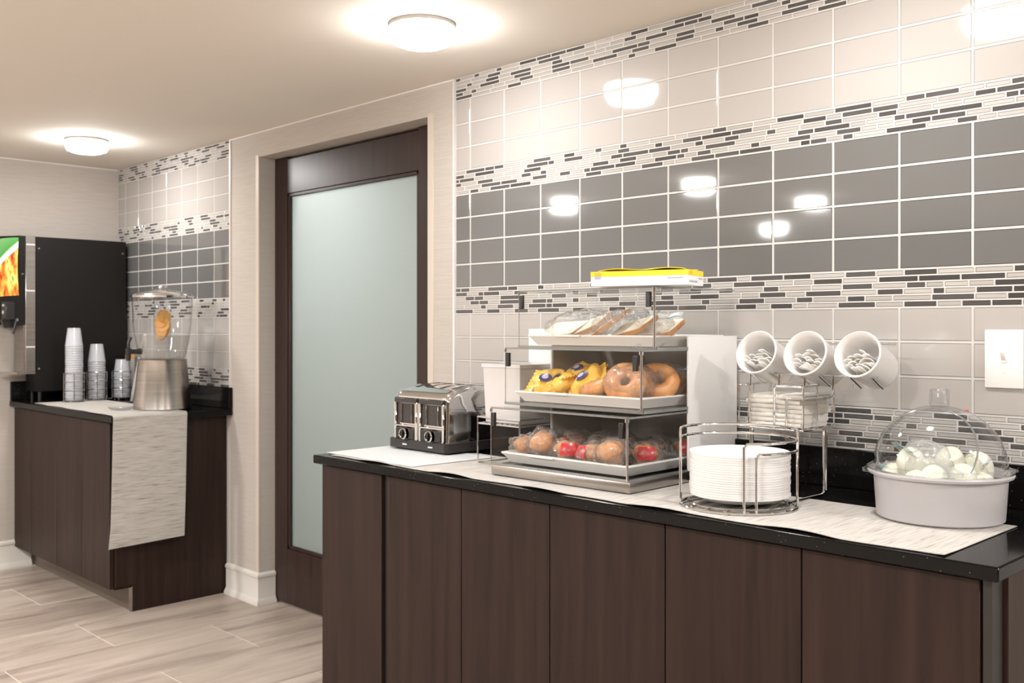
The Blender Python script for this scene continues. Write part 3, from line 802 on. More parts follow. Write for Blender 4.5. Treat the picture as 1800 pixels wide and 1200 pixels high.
tray(2.086, 2.43, 1.2955, 'white serving tray of bagged bread in the top tier of the case')

# muffins
def muffin(x, y, z, seed, dark, label, lie=0.0, turn=0.0, red=False):
    tt = thing('muffin', label, 'muffin', (x, y, z), 'wrapped muffins in the lowest tier'); case_items.append(tt)
    b = B()
    b.lathe([(0, .003), (.022, .003), (.031, .034), (0, .036)], (x, y, z), 20); b.build('paper_cup', 'muffin_cup', tt)
    b = B().blob((x, y, z + .043), (.037, .037, .022), amp=.006, freq=45, seed=seed, sub=3); b.build('cake_top', 'muffin_dark' if dark else 'muffin_top', tt)
    b = B().blob((x, y, z + .035), (.046, .046, .038), amp=.011, freq=42, seed=seed + 9, sub=4, power=.85); b.build('clear_wrap', 'film', tt)
    if red:
        b = B(); a0 = turn
        def f(u, v):
            a = a0 + (u - .5) * 1.05; h = -.15 + v * .85
            r = .0495 * math.cos(h * .9)
            return (x + r * math.cos(a), y + r * math.sin(a), z + .036 + .042 * math.sin(h))
        b.sheet(f, 8, 6, .0006); b.build('red_sticker', 'red_label', tt)
    if lie:
        tt.rotation_euler = (lie, 0, turn + PI / 2)
        tt.location.z += abs(math.sin(lie)) * .040
    return tt
mz = .9665
spec = [(-2.000, 2.030, 1, 0, 'glossy wrapped muffin standing at the left front of the lowest tray', 0, 0, 0),
        (-1.925, 2.040, 2, 0, 'orange-topped wrapped muffin, second along the front of the lowest tray', .7, -PI / 2, 0),
        (-1.845, 2.030, 3, 0, 'wrapped muffin with a red sticker at the centre front of the lowest tray', 0, -.75, 1),
        (-1.745, 2.026, 4, 0, 'wrapped muffin with a red sticker left of the front corner rod', 0, -2.0, 1),
        (-1.672, 2.022, 5, 0, 'golden wrapped muffin right behind the front corner rod', .5, -PI / 2, 0),
        (-1.640, 2.115, 6, 0, 'wrapped muffin with a red sticker at the right side of the lowest tray', 0, -.9, 1),
        (-1.985, 2.128, 7, 1, 'dark wrapped muffin in the second row, at the left', 0, 0, 0),
        (-1.905, 2.135, 8, 0, 'wrapped muffin with a red sticker in the second row, near the left', 0, -1.9, 1),
        (-1.815, 2.130, 9, 1, 'dark wrapped muffin in the middle of the second row', 0, 0, 0),
        (-1.728, 2.122, 10, 1, 'dark red-stickered wrapped muffin in the second row, right of the middle', 0, -1.4, 1),
        (-1.975, 2.232, 11, 1, 'dark wrapped muffin at the left of the back row', 0, 0, 0),
        (-1.880, 2.235, 12, 1, 'dark wrapped muffin second from left in the back row', 0, 0, 0),
        (-1.785, 2.230, 13, 1, 'dark wrapped muffin third from left in the back row', 0, 0, 0),
        (-1.695, 2.222, 14, 1, 'dark wrapped muffin fourth from left in the back row', 0, 0, 0),
        (-1.632, 2.300, 15, 0, 'red-stickered wrapped muffin at the right end of the back row', 0, -.8, 1)]
for x, y, sd, dk, lab, lie, trn, red in spec: muffin(x, y, mz, sd, dk, lab, lie, trn, red)

# yellow packets in the middle tier
def packet(x, y, z, rot, seed, label, size=(.062, .045, .030), lab_at=None):
    tt = thing('pastry_packet', label, 'packet', (x, y, z), 'yellow pastry packets'); case_items.append(tt)
    b = B().blob((x, y, z + size[2] + .004), (size[0] * .92, size[1], size[2]), amp=.011, freq=34, seed=seed, sub=4, power=.8); b.build('wrapper', 'yellow_bag', tt)
    b = B()
    for s_ in (-1, 1):
        def f(u, v, s_=s_):
            return (x + s_ * (size[0] * .80 + u * .022), y + (v - .5) * size[1] * 1.9, z + size[2] + .004 + .003 * math.sin(v * 40) * u)
        b.sheet(f, 3, 26, .0008)
    build_each(b, 'crimped_end', 'yellow_bag', tt)
    b = B()
    def g2(u, v):
        a = u * 2 * PI; r = v
        px, py = .021 * r * math.cos(a), .014 * r * math.sin(a) - .010
        qx, qy = px / (size[0] * .92), py / size[1]
        return (x + px, y + py, z + size[2] + .004 + (size[2] + .0075) * math.sqrt(max(0, 1 - qx * qx - qy * qy)))
    b.sheet(g2, 20, 3, .0006); stk = b.build('oval_sticker', 'blue_label', tt)
    def g3(u, v):
        q = Vector(g2(u, v * .5)); q.z += .0012; return q
    B().sheet(g3, 16, 2, .0004).build('printed_oval', 'pink_ink', stk)
    tt.rotation_euler = rot
    return tt
pz = 1.139
packet(-1.970, 2.110, pz + .022, (.75, .1, .25), 1, 'yellow pastry packet with an oval blue sticker, leftmost on the middle tray', (.052, .044, .030))
packet(-1.895, 2.180, pz + .040, (.55, -.15, .1), 2, 'yellow pastry packet propped highest, with a large dark blue oval sticker')
packet(-1.822, 2.118, pz + .036, (.6, -.55, .35), 3, 'yellow pastry packet leaning beside the bagels, with a blue sticker', (.054, .040, .026))
packet(-1.905, 2.092, pz + .024, (.2, -.4, -.35), 4, 'low yellow pastry packet at the front of the middle tray', (.050, .034, .022))
packet(-1.840, 2.262, pz + .016, (.25, .1, -.2), 5, 'yellow pastry packet lying at the back of the middle tray')
packet(-1.965, 2.255, pz + .016, (.25, .1, .2), 6, 'yellow pastry packet lying at the back left of the middle tray')

# bagels
def bagel(x, y, z, rot, seed, label):
    tt = thing('bagel', label, 'bagel', (x, y, z), 'bagged bagels'); case_items.append(tt)
    b = B(); R_, r_ = .0375, .0235
    for i in range(32): pass
    g_ = []
    for i in range(32):
        a = 2 * PI * i / 32; row = []
        for j in range(16):
            c = 2 * PI * j / 16
            q = Vector(((R_ + r_ * math.cos(c)) * math.cos(a), (R_ + r_ * math.cos(c)) * math.sin(a), r_ * .9 * math.sin(c)))
            q *= 1 + .05 * noise.noise(q * 30 + Vector((seed, 0, 0)))
            row.append(b.bm.verts.new(q + Vector((x, y, z + .024))))
        g_.append(row)
    for i in range(32):
        for j in range(16): b.bm.faces.new((g_[i][j], g_[(i + 1) % 32][j], g_[(i + 1) % 32][(j + 1) % 16], g_[i][(j + 1) % 16]))
    b.build('bread_ring', 'bagel', tt, sharp=80)
    tt.rotation_euler = rot
    return tt
bagel(-1.690, 2.100, pz + .046, (.95, 0, .35), 1, 'golden bagel facing the front behind the middle corner rod')
bagel(-1.778, 2.108, pz + .030, (.40, -.3, .2), 2, 'bagel half hidden beside the yellow packets')
bagel(-1.655, 2.190, pz + .044, (.85, .1, .6), 3, 'bagel at the right side of the middle tray')
bagel(-1.680, 2.290, pz + .028, (.4, .2, .3), 4, 'bagel at the back right of the middle tray')
def zip_bag(x, y, z, size, rot, seed, label, matn='film', zipm='zip_blue', items=case_items, grp=None, zip_y=.9):
    tt = thing('zip_bag', label, 'plastic bag', (x, y, z), grp)
    if items is not None: items.append(tt)
    b = B().blob((x, y, z + size[2]), size, amp=.010, freq=24, seed=seed, sub=4, power=.75); b.build('bag_film', matn, tt)
    b = B()
    def f(u, v): return (x + (u - .5) * size[0] * 1.75, y + size[1] * zip_y + v * .035, z + size[2] + .012 * v + .004 * math.sin(u * 7 + seed))
    b.sheet(f, 12, 3, .0005); b.build('bag_mouth', matn, tt)
    b = B()
    def f2(u, v): return (x + (u - .5) * size[0] * 1.72, y + size[1] * zip_y + .016 + v * .007, z + size[2] + .0075 + .004 * math.sin(u * 7 + seed))
    b.sheet(f2, 12, 1, .0012); b.build('zip_strip', zipm, tt)
    tt.rotation_euler = rot
    return tt
zip_bag(-1.688, 2.120, pz + .006, (.068, .062, .052), (.35, 0, .25), 21, 'clear zip bag around the golden bagel in the middle tier')
zip_bag(-1.775, 2.105, pz + .004, (.048, .052, .032), (.2, -.2, .1), 22, 'clear zip bag with a white zip over the half hidden bagel')
zip_bag(-1.648, 2.235, pz + .006, (.045, .070, .050), (.3, 0, -.2), 23, 'clear zip bag at the right back of the middle tray')

# sliced bread in the top tier
def slice_(x, y, z, rot, label):
    tt = thing('bread_slice', label, 'bread', (x, y, z), 'bagged bread slices'); case_items.append(tt)
    w, h, d = .056, .056, .0075
    pts = []
    for qx, qy, a0 in ((w - .012, -h + .012, -PI / 2), (w - .006, h - .014, 0), (-w + .006, h - .014, PI / 2), (-w + .012, -h + .012, PI)):
        for k in range(5):
            a = a0 + PI / 2 * k / 4; pts.append((x + qx + .012 * math.cos(a), y + qy + .012 * math.sin(a)))
    B().prism(pts, 'z', z + .001, z + 2 * d - .001).build('crust', 'crust', tt)
    cx_, cy_ = x, y
    ins = [(cx_ + (p_[0] - cx_) * .955, cy_ + (p_[1] - cy_) * .955) for p_ in pts]
    B().prism(ins, 'z', z, z + 2 * d).build('crumb', 'bread', tt)
    tt.rotation_euler = rot
    return tt
bz = 1.305
slice_(-1.965, 2.160, bz + .027, (.38, -.05, .10), 'white bread slice lying lowest at the left of the top tray')
slice_(-1.885, 2.185, bz + .040, (.42, -.34, .06), 'white bread slice tilted over its neighbour, second on the top tray')
slice_(-1.800, 2.165, bz + .042, (.36, -.52, .0), 'white bread slice tilted in the middle of the top tray')
slice_(-1.722, 2.175, bz + .034, (.38, -.25, .05), 'white bread slice right of the middle of the top tray')
slice_(-1.655, 2.200, bz + .030, (.36, -.10, .2), 'white bread slice at the right of the top tray')
zip_bag(-1.920, 2.185, bz + .004, (.105, .075, .044), (.25, -.08, .0), 31, 'milky zip bag around the left bread slices in the top tier', 'film')
zip_bag(-1.765, 2.185, bz + .004, (.080, .075, .044), (.25, -.05, .0), 32, 'milky zip bag around the middle bread slices in the top tier', 'film')
zip_bag(-1.665, 2.190, bz + .002, (.060, .080, .026), (.45, 0, .15), 33, 'white zip bag with its blue zip standing up at the right of the top tray', 'bag_white')

# box of food bags on the roof of the case
bzz = 1.4575
t = thing('bag_carton', 'flat white and yellow carton of bags lying on top of the display case', 'carton', (-1.745, 2.018, bzz))
L_, W_, H_ = .272, .125, .040
def loc_box(b, x0, x1, y0, y1, z0, z1, bev=0): return b.box(-1.745 + x0, -1.745 + x1, 2.018 + y0, 2.018 + y1, bzz + z0, bzz + z1, bev)
loc_box(B(), 0, L_, 0, W_, 0, H_ * .62).build('carton_body', 'card_white', t)
yb = B(); loc_box(yb, -.0004, L_ + .0004, -.0004, W_, H_ * .62, H_ - .001); yb.build('yellow_band', 'card_yellow', t)
fl = B()
def flap(u, v): return (-1.745 + .02 + u * (L_ - .03), 2.018 + .004 + v * .11, bzz + H_ + .004 * math.sin(u * PI) + .003 * math.sin(v * 5 + u * 9))
fl.sheet(flap, 14, 5, .0012); fl.build('raised_flap', 'card_yellow', t)
ib = B()
loc_box(ib, .012, .030, -.0008, -.0002, .019, .027); loc_box(ib, L_ - .055, L_ - .012, -.0008, -.0002, .017, .020)
loc_box(ib, L_ + .0002, L_ + .0008, .012, .075, .008, .012); loc_box(ib, L_ + .0002, L_ + .0008, .085, .115, .017, .020)
build_each(ib, 'printed_line', 'grey_ink', t)
ib = B(); loc_box(ib, .012, .030, -.001, -.0005, .028, .036); loc_box(ib, L_ + .0005, L_ + .001, .012, .034, .028, .036); build_each(ib, 'printed_mark', 'amber_ink', t)
t.rotation_euler = (0, 0, math.radians(16.5))

for o in case_items:                                                   # the case and all in it share its slight turn
    v = Vector((o.location.x - RX, o.location.y - RY))
    o.location.x = RX + v.x * math.cos(RA) - v.y * math.sin(RA); o.location.y = RY + v.x * math.sin(RA) + v.y * math.cos(RA)
    e = o.rotation_euler; o.rotation_euler = (e[0], e[1], e[2] + RA)

# ------------------------------------------------------------------ plate rack with napkin basket and cutlery holder
rx, ry, rr = -1.300, 2.040, .136
t = thing('plate_rack', 'chrome wire rack for plates, napkins and cutlery pots', 'rack', (rx, ry, CZ))
z0 = CZ + .006
TO_CAM = math.atan2(-ry, -rx)                                          # direction of the open front
b = B()
b.tube(arc(rx, ry, rr, 0, 2 * PI, z0, 48)[:-1], .0033, closed=True); b.tube(arc(rx, ry, rr - .018, 0, 2 * PI, z0 + .006, 48)[:-1], .0025, closed=True)
for q in (-.09, -.045, 0, .045, .09):
    h = math.sqrt(rr ** 2 - q * q); b.cyl((rx + q, ry - h, z0 + .004), (rx + q, ry + h, z0 + .004), .0022, n=6)
build_each(b, 'base_wire', 'chrome', t)
def ang(u):                                                            # bearing on the ring
    return u
aF1, aF2 = TO_CAM + math.radians(5.5), TO_CAM + math.radians(17)
aL, aR = TO_CAM - math.radians(88), TO_CAM + math.radians(86)
# hoops: a back hoop joining the side posts, and two bent front posts
def hoop(a_list, z, r=rr): return [(rx + r * math.cos(a), ry + r * math.sin(a), z) for a in a_list]
def lin(a, b_, n): return [a + (b_ - a) * i / n for i in range(n + 1)]
zt = 1.104
b = B()
b.tube(hoop([aL], z0) + hoop([aL], zt - .006) + hoop(lin(aL - .04, aR - 2 * PI + .04, 36), zt) + hoop([aR], zt - .006) + hoop([aR], z0), .0034)
b.build('back_hoop', 'chrome', t)
b = B()
b.tube(hoop([aF1], z0) + hoop([aF1], 1.076) + hoop(lin(aF1 + .05, aR - .1, 20), 1.084), .0032)
b.tube(hoop([aF2], z0) + hoop([aF2], 1.052) + hoop(lin(aF2 + .05, aR - .1, 16), 1.060), .0032)
b.tube(hoop([aL + .09], z0) + hoop([aL + .09], 1.070) + hoop(lin(aL + .04, aR - 2 * PI, 36), 1.082), .0032)
build_each(b, 'front_post', 'chrome', t)
nx0, nx1, ny0, ny1, nz0, nz1 = -1.445, -1.258, 2.272, 2.432, 1.086, 1.196
b = B()
for x in (-1.438, -1.226):
    yy = 2.318
    b.tube([(x, ry + .02, z0), (x, yy - .01, z0 - .001), (x, yy, z0 + .008), (x, yy, nz0 + .002)], .0034)
    b.tube([(x + .006, yy, z0 + .01), (x + .006, yy, nz0 + .002)], .0030)
b.tube([(-1.438, 2.318, nz0), (-1.226, 2.318, nz0)], .0030)
build_each(b, 'rear_leg', 'chrome', t)
b = B()
b.tube([(nx0, ny0, nz0), (nx1, ny0, nz0), (nx1, ny1, nz0), (nx0, ny1, nz0)], .0026, closed=True)
for k in range(1, 6): b.cyl((nx0 + (nx1 - nx0) * k / 6, ny0, nz0), (nx0 + (nx1 - nx0) * k / 6, ny1, nz0), .0018, n=6)
gap0, gap1 = nx0 + .030, nx0 + .105
b.tube([(gap0, ny0, nz0), (gap0, ny0, nz1 - .006), (gap0 - .006, ny0, nz1), (nx0, ny0, nz1), (nx0, ny1, nz1), (nx1, ny1, nz1), (nx1, ny0, nz1), (gap1 + .006, ny0, nz1), (gap1, ny0, nz1 - .006), (gap1, ny0, nz0)], .0030)
b.tube([(gap1 + .034, ny0, nz0), (gap1 + .034, ny0, nz1 - .036), (gap1 + .040, ny0, nz1 - .030), (nx1, ny0, nz1 - .030), (nx1, ny1, nz1 - .030)], .0030)
b.tube([(nx0, ny0, nz1 - .036), (nx0, ny1, nz1 - .036)], .0024)
for x, y in ((nx0, ny0), (nx0, ny0 + .07), (nx1, ny0), (nx1, ny0 + .07), (nx0, ny1), (nx1, ny1), ((nx0 + nx1) / 2, ny1)):
    b.cyl((x, y, nz0), (x, y, nz1), .0022, n=6)
build_each(b, 'basket_wire', 'chrome', t)
b = B(); zbar = 1.2285
b.tube([(-1.445, 2.288, zbar), (-1.070, 2.288, zbar)], .0026)
b.tube([(-1.445, 2.385, zbar + .075), (-1.070, 2.385, zbar + .075)], .0026)
for x in (-1.42, -1.335, -1.262, -1.185): b.tube([(x, 2.288, zbar), (x, 2.286, 1.192)], .0024)
for x in (-1.338, -1.20): b.tube([(x, 2.4, zbar + .073), (x, 2.42, zbar), (x, 2.432, 1.19)], .0024)
for cxx in (-1.382, -1.243, -1.105):
    for s_ in (-.028, .028): b.tube([(cxx + s_, 2.272, zbar - .001), (cxx + s_, 2.33, zbar - .030)], .0030)
build_each(b, 'cradle_wire', 'chrome', t)

# plates
pp = B().lathe([(0, 0), (.078, 0), (.088, .002), (.1166, .0137), (.1180, .0141), (.1180, .0189), (.1166, .0192), (.088, .006), (.078, .004), (0, .004)], (rx, ry, 0), 56)
p0 = single(pp, 'plate', 'foam', 'white foam plate in the nested stack held by the chrome rack', 'plate', (rx, ry, 0), 'stacked white plates', sharp=60)
for k in range(19):
    o = p0 if k == 0 else dup(p0, (0, 0, 0))
    o.location = (rx + random.gauss(0, .0006), ry + .006 + random.gauss(0, .0006), CZ + .0165 + k * .0054)
    if k == 18: o['label'] = 'topmost white foam plate of the stack in the chrome rack'; del o['group']

# napkins
for k in range(7):
    hz = .011 + (.001 if k % 2 else 0)
    zz = nz0 + .0035 + k * .0118
    sgn = random.gauss(0, .003)
    b = B()
    w2 = .078; xc, yc = nx0 + .096, ny0 + .084
    def fn(u, v, k=k):
        # folded napkin: closed lens across v (depth of fold), running along u
        q = v * 20
        R_ = .0062; hl = .070 - R_
        if q < 5: yy, zz_ = -hl + 2 * hl * q / 5, R_
        elif q < 10: a = PI / 2 - PI * (q - 5) / 5; yy, zz_ = hl + R_ * math.cos(a), R_ * math.sin(a)
        elif q < 15: yy, zz_ = hl - 2 * hl * (q - 10) / 5, -R_
        else: a = -PI / 2 - PI * (q - 15) / 5; yy, zz_ = -hl + R_ * math.cos(a), R_ * math.sin(a)
        wv = .0016 * noise.noise(Vector((u * 4, k * 1.3, yy * 18))) + .0012 * noise.noise(Vector((u * 9, k * 1.7, yy * 30)))
        return Vector((xc + (u - .5) * 2 * w2 + sgn, yc + yy + sgn, zz + .0055 + zz_ + wv * 1.3))
    nu, nv = 14, 20
    g_ = [[b.bm.verts.new(fn(i / nu, j / nv)) for j in range(nv)] for i in range(nu + 1)]
    for i in range(nu):
        for j in range(nv): b.bm.faces.new((g_[i][j], g_[i + 1][j], g_[i + 1][(j + 1) % nv], g_[i][(j + 1) % nv]))
    b.bm.faces.new(g_[0][::-1]); b.bm.faces.new(g_[-1])
    single(b, 'napkin', 'napkin', 'topmost folded white napkin in the wire basket' if k == 6 else 'folded white napkin in the stack inside the wire basket', 'napkin', (xc, yc, zz), None if k == 6 else 'napkins in the wire basket', sharp=60)

# cutlery pots
axis = Vector((0, -.945, .33)).normalized()                            # mouth direction
potc = [(-1.382, 'left'), (-1.243, 'middle'), (-1.105, 'right')]
pot0 = None
for i, (px, wd) in enumerate(potc):
    c = Vector((px, 2.252, 1.283))
    far = c - axis * .138
    lab = 'white ceramic cutlery pot lying tilted on the rack, %s of the three' % {'left': 'nearest the display case', 'middle': 'the middle one', 'right': 'nearest the light switch'}[wd]
    if pot0 is None:
        b = B().lathe([(0, 0), (.040, 0), (.0465, .006), (.0500, .020), (.0540, .12), (.0580, .134), (.0585, .138), (.0560, .140), (.0525, .136), (.0490, .120), (.0455, .02), (.038, .008), (0, .008)], far, 44, axis=axis)
        pot0 = single(b, 'cutlery_pot', 'ceramic', lab, 'pot', tuple(far), 'white cutlery pots'); po = pot0
    else: po = dup(pot0, far, label=lab)
    # plastic cutlery lying in the lower half
    sp0 = None
    up = Vector((0, .33, .945)).normalized(); side = Vector((1, 0, 0))
    rnd = random.Random(i + 4)
    lay = [(x_, z_ + .004) for x_, z_ in [(-.026, -.026), (-.012, -.032), (.003, -.033), (.018, -.030), (.030, -.022), (-.018, -.020), (-.002, -.0235), (.014, -.021), (-.031, -.014), (.026, -.012), (-.010, -.0125), (.006, -.013), (-.022, -.006), (.018, -.004), (-.003, -.003), (.010, .004)]]
    for j, (sx_, uz) in enumerate(lay):
        w_ = .0085
        b = B()
        st = c - axis * (.002 + rnd.random() * .022) + side * sx_ + up * uz
        if j == 0 or sp0 is None:
            def sf(u, v):
                wid = w_ * (1 - .25 * u) * (1.15 if u < .12 else 1)
                hh = .003 * math.sin(PI * v) - .002
                return st - axis * (u * .085) + side * ((v - .5) * 2 * wid) + up * (hh + .004 * math.cos(u * 4) * .5)
            b.sheet(sf, 10, 6, .0014)
            sp0 = single(b, 'plastic_spoon', 'cutlery', 'white plastic cutlery handle in the pot %s' % {'left': 'nearest the display case', 'middle': 'in the middle', 'right': 'nearest the light switch'}[wd], 'cutlery', tuple(st), 'cutlery in the %s pot' % wd)
        else:
            o = sp0.copy(); COL.objects.link(o); o.location = st
            o.rotation_euler = (rnd.gauss(0, .04), rnd.gauss(0, .25), rnd.gauss(0, .06))

# ------------------------------------------------------------------ egg bowl with clear roll-top dome
ex, ey = -.900, 2.228
t = thing('covered_bowl', 'light grey oval bowl with a clear roll-top dome, at the right end of the runner', 'bowl', (ex, ey, CZ + .003))
ZB = CZ + .0035
SXB, SYB = 1.0, 1.0
B().lathe([(0, 0), (.128, 0), (.133, .004), (.139, .094), (.150, .097), (.152, .102), (.150, .106), (.137, .105), (.133, .098), (.128, .008), (0, .008)], (ex, ey, ZB), 64, sx=SXB, sy=SYB).build('bowl_body', 'bowl', t)
b = B()
rimz = ZB + .107
b.lathe([(.134, rimz), (.152, rimz), (.153, rimz + .004), (.146, rimz + .008), (.140, rimz + .012), (.134, rimz + .006)], (ex, ey, 0), 64); b.build('dome_rim', 'dome', t)
CA = math.radians(45)
for s_ in (-1, 1):
    dx, dy = math.cos(CA) * s_, math.sin(CA) * s_
    hb = B().tube([(ex + dx * .147 - dy * .030, ey + dy * .147 + dx * .030, rimz + .002), (ex + dx * .162 - dy * .022, ey + dy * .162 + dx * .022, rimz - .001), (ex + dx * .169, ey + dy * .169, rimz - .002),
                   (ex + dx * .162 + dy * .022, ey + dy * .162 - dx * .022, rimz - .001), (ex + dx * .147 + dy * .030, ey + dy * .147 - dx * .030, rimz + .002)], .0032)
    hb.build('side_grip', 'dome', t)
def dome_prof(R_, H_): return [(R_ * math.cos(a), rimz + .010 + H_ * math.sin(a)) for a in [PI / 2 * i / 18 for i in range(18)]] + [(0.0, rimz + .010 + H_)]
B().lathe(dome_prof(.139, .133), (ex, ey, 0), 64).build('dome', 'dome', t)
# the lid's cut edge: an arc over the dome
b = B()
qa = Vector((-.702, -.712, .02)).normalized(); qb = Vector((.74, -.67, .02)).normalized(); qt = Vector((-.02, -.22, .97)).normalized()
nn = (qb - qa).cross(qt - qa).normalized(); cc = nn * nn.dot(qa); rad_ = math.sqrt(max(0, 1 - cc.length_squared))
e1 = (qa - cc).normalized(); e2 = nn.cross(e1)
tb = math.atan2((qb - cc).dot(e2), (qb - cc).dot(e1)) % (2 * PI); tt_ = math.atan2((qt - cc).dot(e2), (qt - cc).dot(e1)) % (2 * PI)
if tt_ > tb: tb -= 2 * PI
pts = []
for i in range(33):
    a = tb * i / 32; q = cc + (e1 * math.cos(a) + e2 * math.sin(a)) * rad_
    pts.append(Vector((ex + q.x * .137, ey + q.y * .137, rimz + .010 + q.z * .131)))
b.tube(pts, .0022, n=8); b.build('lid_edge', 'acrylic_edge', t)
kz_ = rimz + .010 + .130
B().lathe([(.018, kz_), (.021, kz_ + .006), (.0205, kz_ + .034), (.0215, kz_ + .037), (.018, kz_ + .039), (.016, kz_ + .030), (.0165, kz_ + .008), (0, kz_ + .006)], (ex, ey, 0), 32).build('knob', 'dome', t)
rdot = B().blob((ex + .040, ey + .044, rimz + .010 + .133 * .905), (.007, .005, .003), sub=2); rdot.build('red_dot', 'red_label', t)
eggs = [(-.045, -.045, .104, 1, 'white peeled egg, largest in front under the dome'), (.020, .005, .108, 2, 'white peeled egg under the middle of the dome'), (.068, .045, .098, 3, 'white peeled egg, rightmost under the dome'),
        (-.085, -.030, .070, 4, 'white peeled egg low at the left under the dome'), (.012, -.062, .072, 5, 'white peeled egg low at the front under the dome'), (.058, -.020, .076, 6, 'white peeled egg low at the right front under the dome'),
        (-.040, .035, .080, 7, 'white peeled egg behind the largest one'), (-.020, -.085, .060, 8, 'white peeled egg pressed to the front of the bowl'), (.090, .010, .060, 9, 'white peeled egg low at the right edge of the bowl')]
for dx, dy, dz, sd, lab in eggs:
    rr3 = random.Random(sd)
    b = B().blob((ex + dx, ey + dy, ZB + dz + .016), (.037, .031, .031), rot=(rr3.random() * 2, rr3.random() * 2, rr3.random() * 3), amp=.0012, freq=30, seed=sd, sub=3)
    single(b, 'egg', 'egg', lab, 'egg', (ex + dx, ey + dy, ZB + dz - .025), 'peeled eggs in the bowl')
zip_bag(ex - .040, ey - .030, ZB + .075, (.062, .050, .050), (.45, 0, 2.3), 41, 'milky zip bag with a teal zip around the largest egg', 'bag_white', 'zip_teal', None, None, .75)
zip_bag(ex + .030, ey - .040, ZB + .050, (.050, .036, .034), (.05, 0, 3.45), 42, 'milky zip bag with a teal zip low at the front of the egg bowl', 'bag_white', 'zip_teal', None, None, .6)
zip_bag(ex + .062, ey + .028, ZB + .068, (.040, .040, .040), (.5, 0, -.7), 43, 'milky zip bag around the rightmost egg', 'film', 'zip_blue', None, None, .6)
zip_bag(ex - .082, ey - .010, ZB + .062, (.036, .038, .026), (.2, 0, 1.6), 44, 'milky zip bag with a teal zip at the left of the egg bowl', 'bag_white', 'zip_teal', None, None, .6)

# ------------------------------------------------------------------ light switch
t = thing('light_switch', 'white toggle light switch plate on the pale wall tiles above the egg bowl', 'light switch', (-.853, TF, 1.202))
B().box(-.897, -.809, TF - .0065, TF - .0002, 1.202, 1.342, bev=.003, seg=2).build('plate', 'white_plastic', t)
B().box(-.859, -.847, TF - .0078, TF - .0050, 1.262, 1.290, bev=.001).build('toggle_frame', 'panel_white', t)
B().prism([(TF - .007, 1.268), (TF - .020, 1.286), (TF - .020, 1.292), (TF - .007, 1.282)], 'x', -.8575, -.8485).build('toggle', 'white_plastic', t)
sb = B()
for z in (1.242, 1.305): sb.cyl((-.853, TF - .006, z), (-.853, TF - .0076, z), .0028, n=12)
build_each(sb, 'screw', 'white_plastic', t)

# ------------------------------------------------------------------ juice machine on the drinks counter
mx0, mx1 = -5.896, -5.745
t = thing('juice_machine', 'tall black juice dispensing machine with a fruit picture, against the end wall', 'juice machine', ((mx0 + mx1) / 2, 2.2, LZ))
B().box(mx0, mx1, 1.957, 2.466, .990, 1.850, bev=.002).build('cabinet', 'machine_black', t)
lg = B()
for y in (1.985, 2.44):
    for x in (mx0 + .02, mx1 - .015): lg.cyl((x, y, LZ), (x, y, .992), .010, n=12)
build_each(lg, 'leg', 'black_plastic', t)
b = B().box(mx0, mx1 + .002, 1.905, 1.957, 1.098, 1.852, bev=.002); b.build('steel_band', 'steel', t)
for z in (1.80, 1.545, 1.235): B().box(mx1 + .0018, mx1 + .0032, 1.908, 1.954, z, z + .008).build('band_seam', 'metal_trim', t)
B().prism([(mx0, 1.792), (mx1 - .001, 1.874), (mx1 - .001, 1.905), (mx0, 1.905)], 'z', 1.36, 1.850).build('front_frame', 'machine_black', t)
B().box(mx0, mx1 - .003, 1.895, 1.905, 1.10, 1.36).build('dispensing_back', 'steel', t)
B().prism([(mx0, 1.780), (mx1, 1.862), (mx1, 1.957), (mx0, 1.957)], 'z', 1.090, 1.100).build('drip_shelf', 'steel', t)
def pf(u, v):
    x = mx0 + u * (mx1 - .006 - mx0)
    return (x, 1.8725 - .082 * (1 - u) - .010 * math.sin(PI * u) - .006 * math.sin(PI * v), 1.522 + v * .318 - .012 * (1 - u) ** 2)
B().sheet(pf, 8, 8, .002).build('picture_panel', 'picture', t)
nb = B().box(mx0 + .05, mx1 - .03, 1.812, 1.874, 1.385, 1.49, bev=.006)
nb.prism([(1.812, 1.40), (1.800, 1.385), (1.812, 1.345), (1.862, 1.345), (1.874, 1.40)], 'x', mx0 + .075, mx1 - .055)
nb.build('nozzle_block', 'black_plastic', t)
kb = B(); kb.box(mx0 + .07, mx0 + .10, 1.8105, 1.8125, 1.462, 1.474); kb.cyl((mx0 + .085, 1.8125, 1.43), (mx0 + .085, 1.808, 1.43), .010, n=14); build_each(kb, 'button', 'metal_trim', t)
lv = B(); lv.cyl((mx1 - .022, 1.870, 1.40), (mx1 - .018, 1.845, 1.312), .007, n=10); lv.build('lever', 'black_plastic', t)
cb = B(); cb.cyl((mx1 - .020, 1.874, 1.388), (mx1 - .020, 1.864, 1.388), .012, n=16); cb.build('lever_hub', 'chrome', t)
sb = B()
for y, z in ((1.975, 1.785), (2.445, 1.780), (1.975, 1.118), (2.445, 1.12)): sb.lathe([(.0065, 0), (.005, .003), (0, .0035)], (mx1, y, z), 12, axis=(1, 0, 0))
sb.lathe([(.0055, 0), (.004, .003), (0, .0035)], (mx1 - .001, 1.890, 1.64), 12, axis=(1, 0, 0))
build_each(sb, 'screw', 'chrome', t)

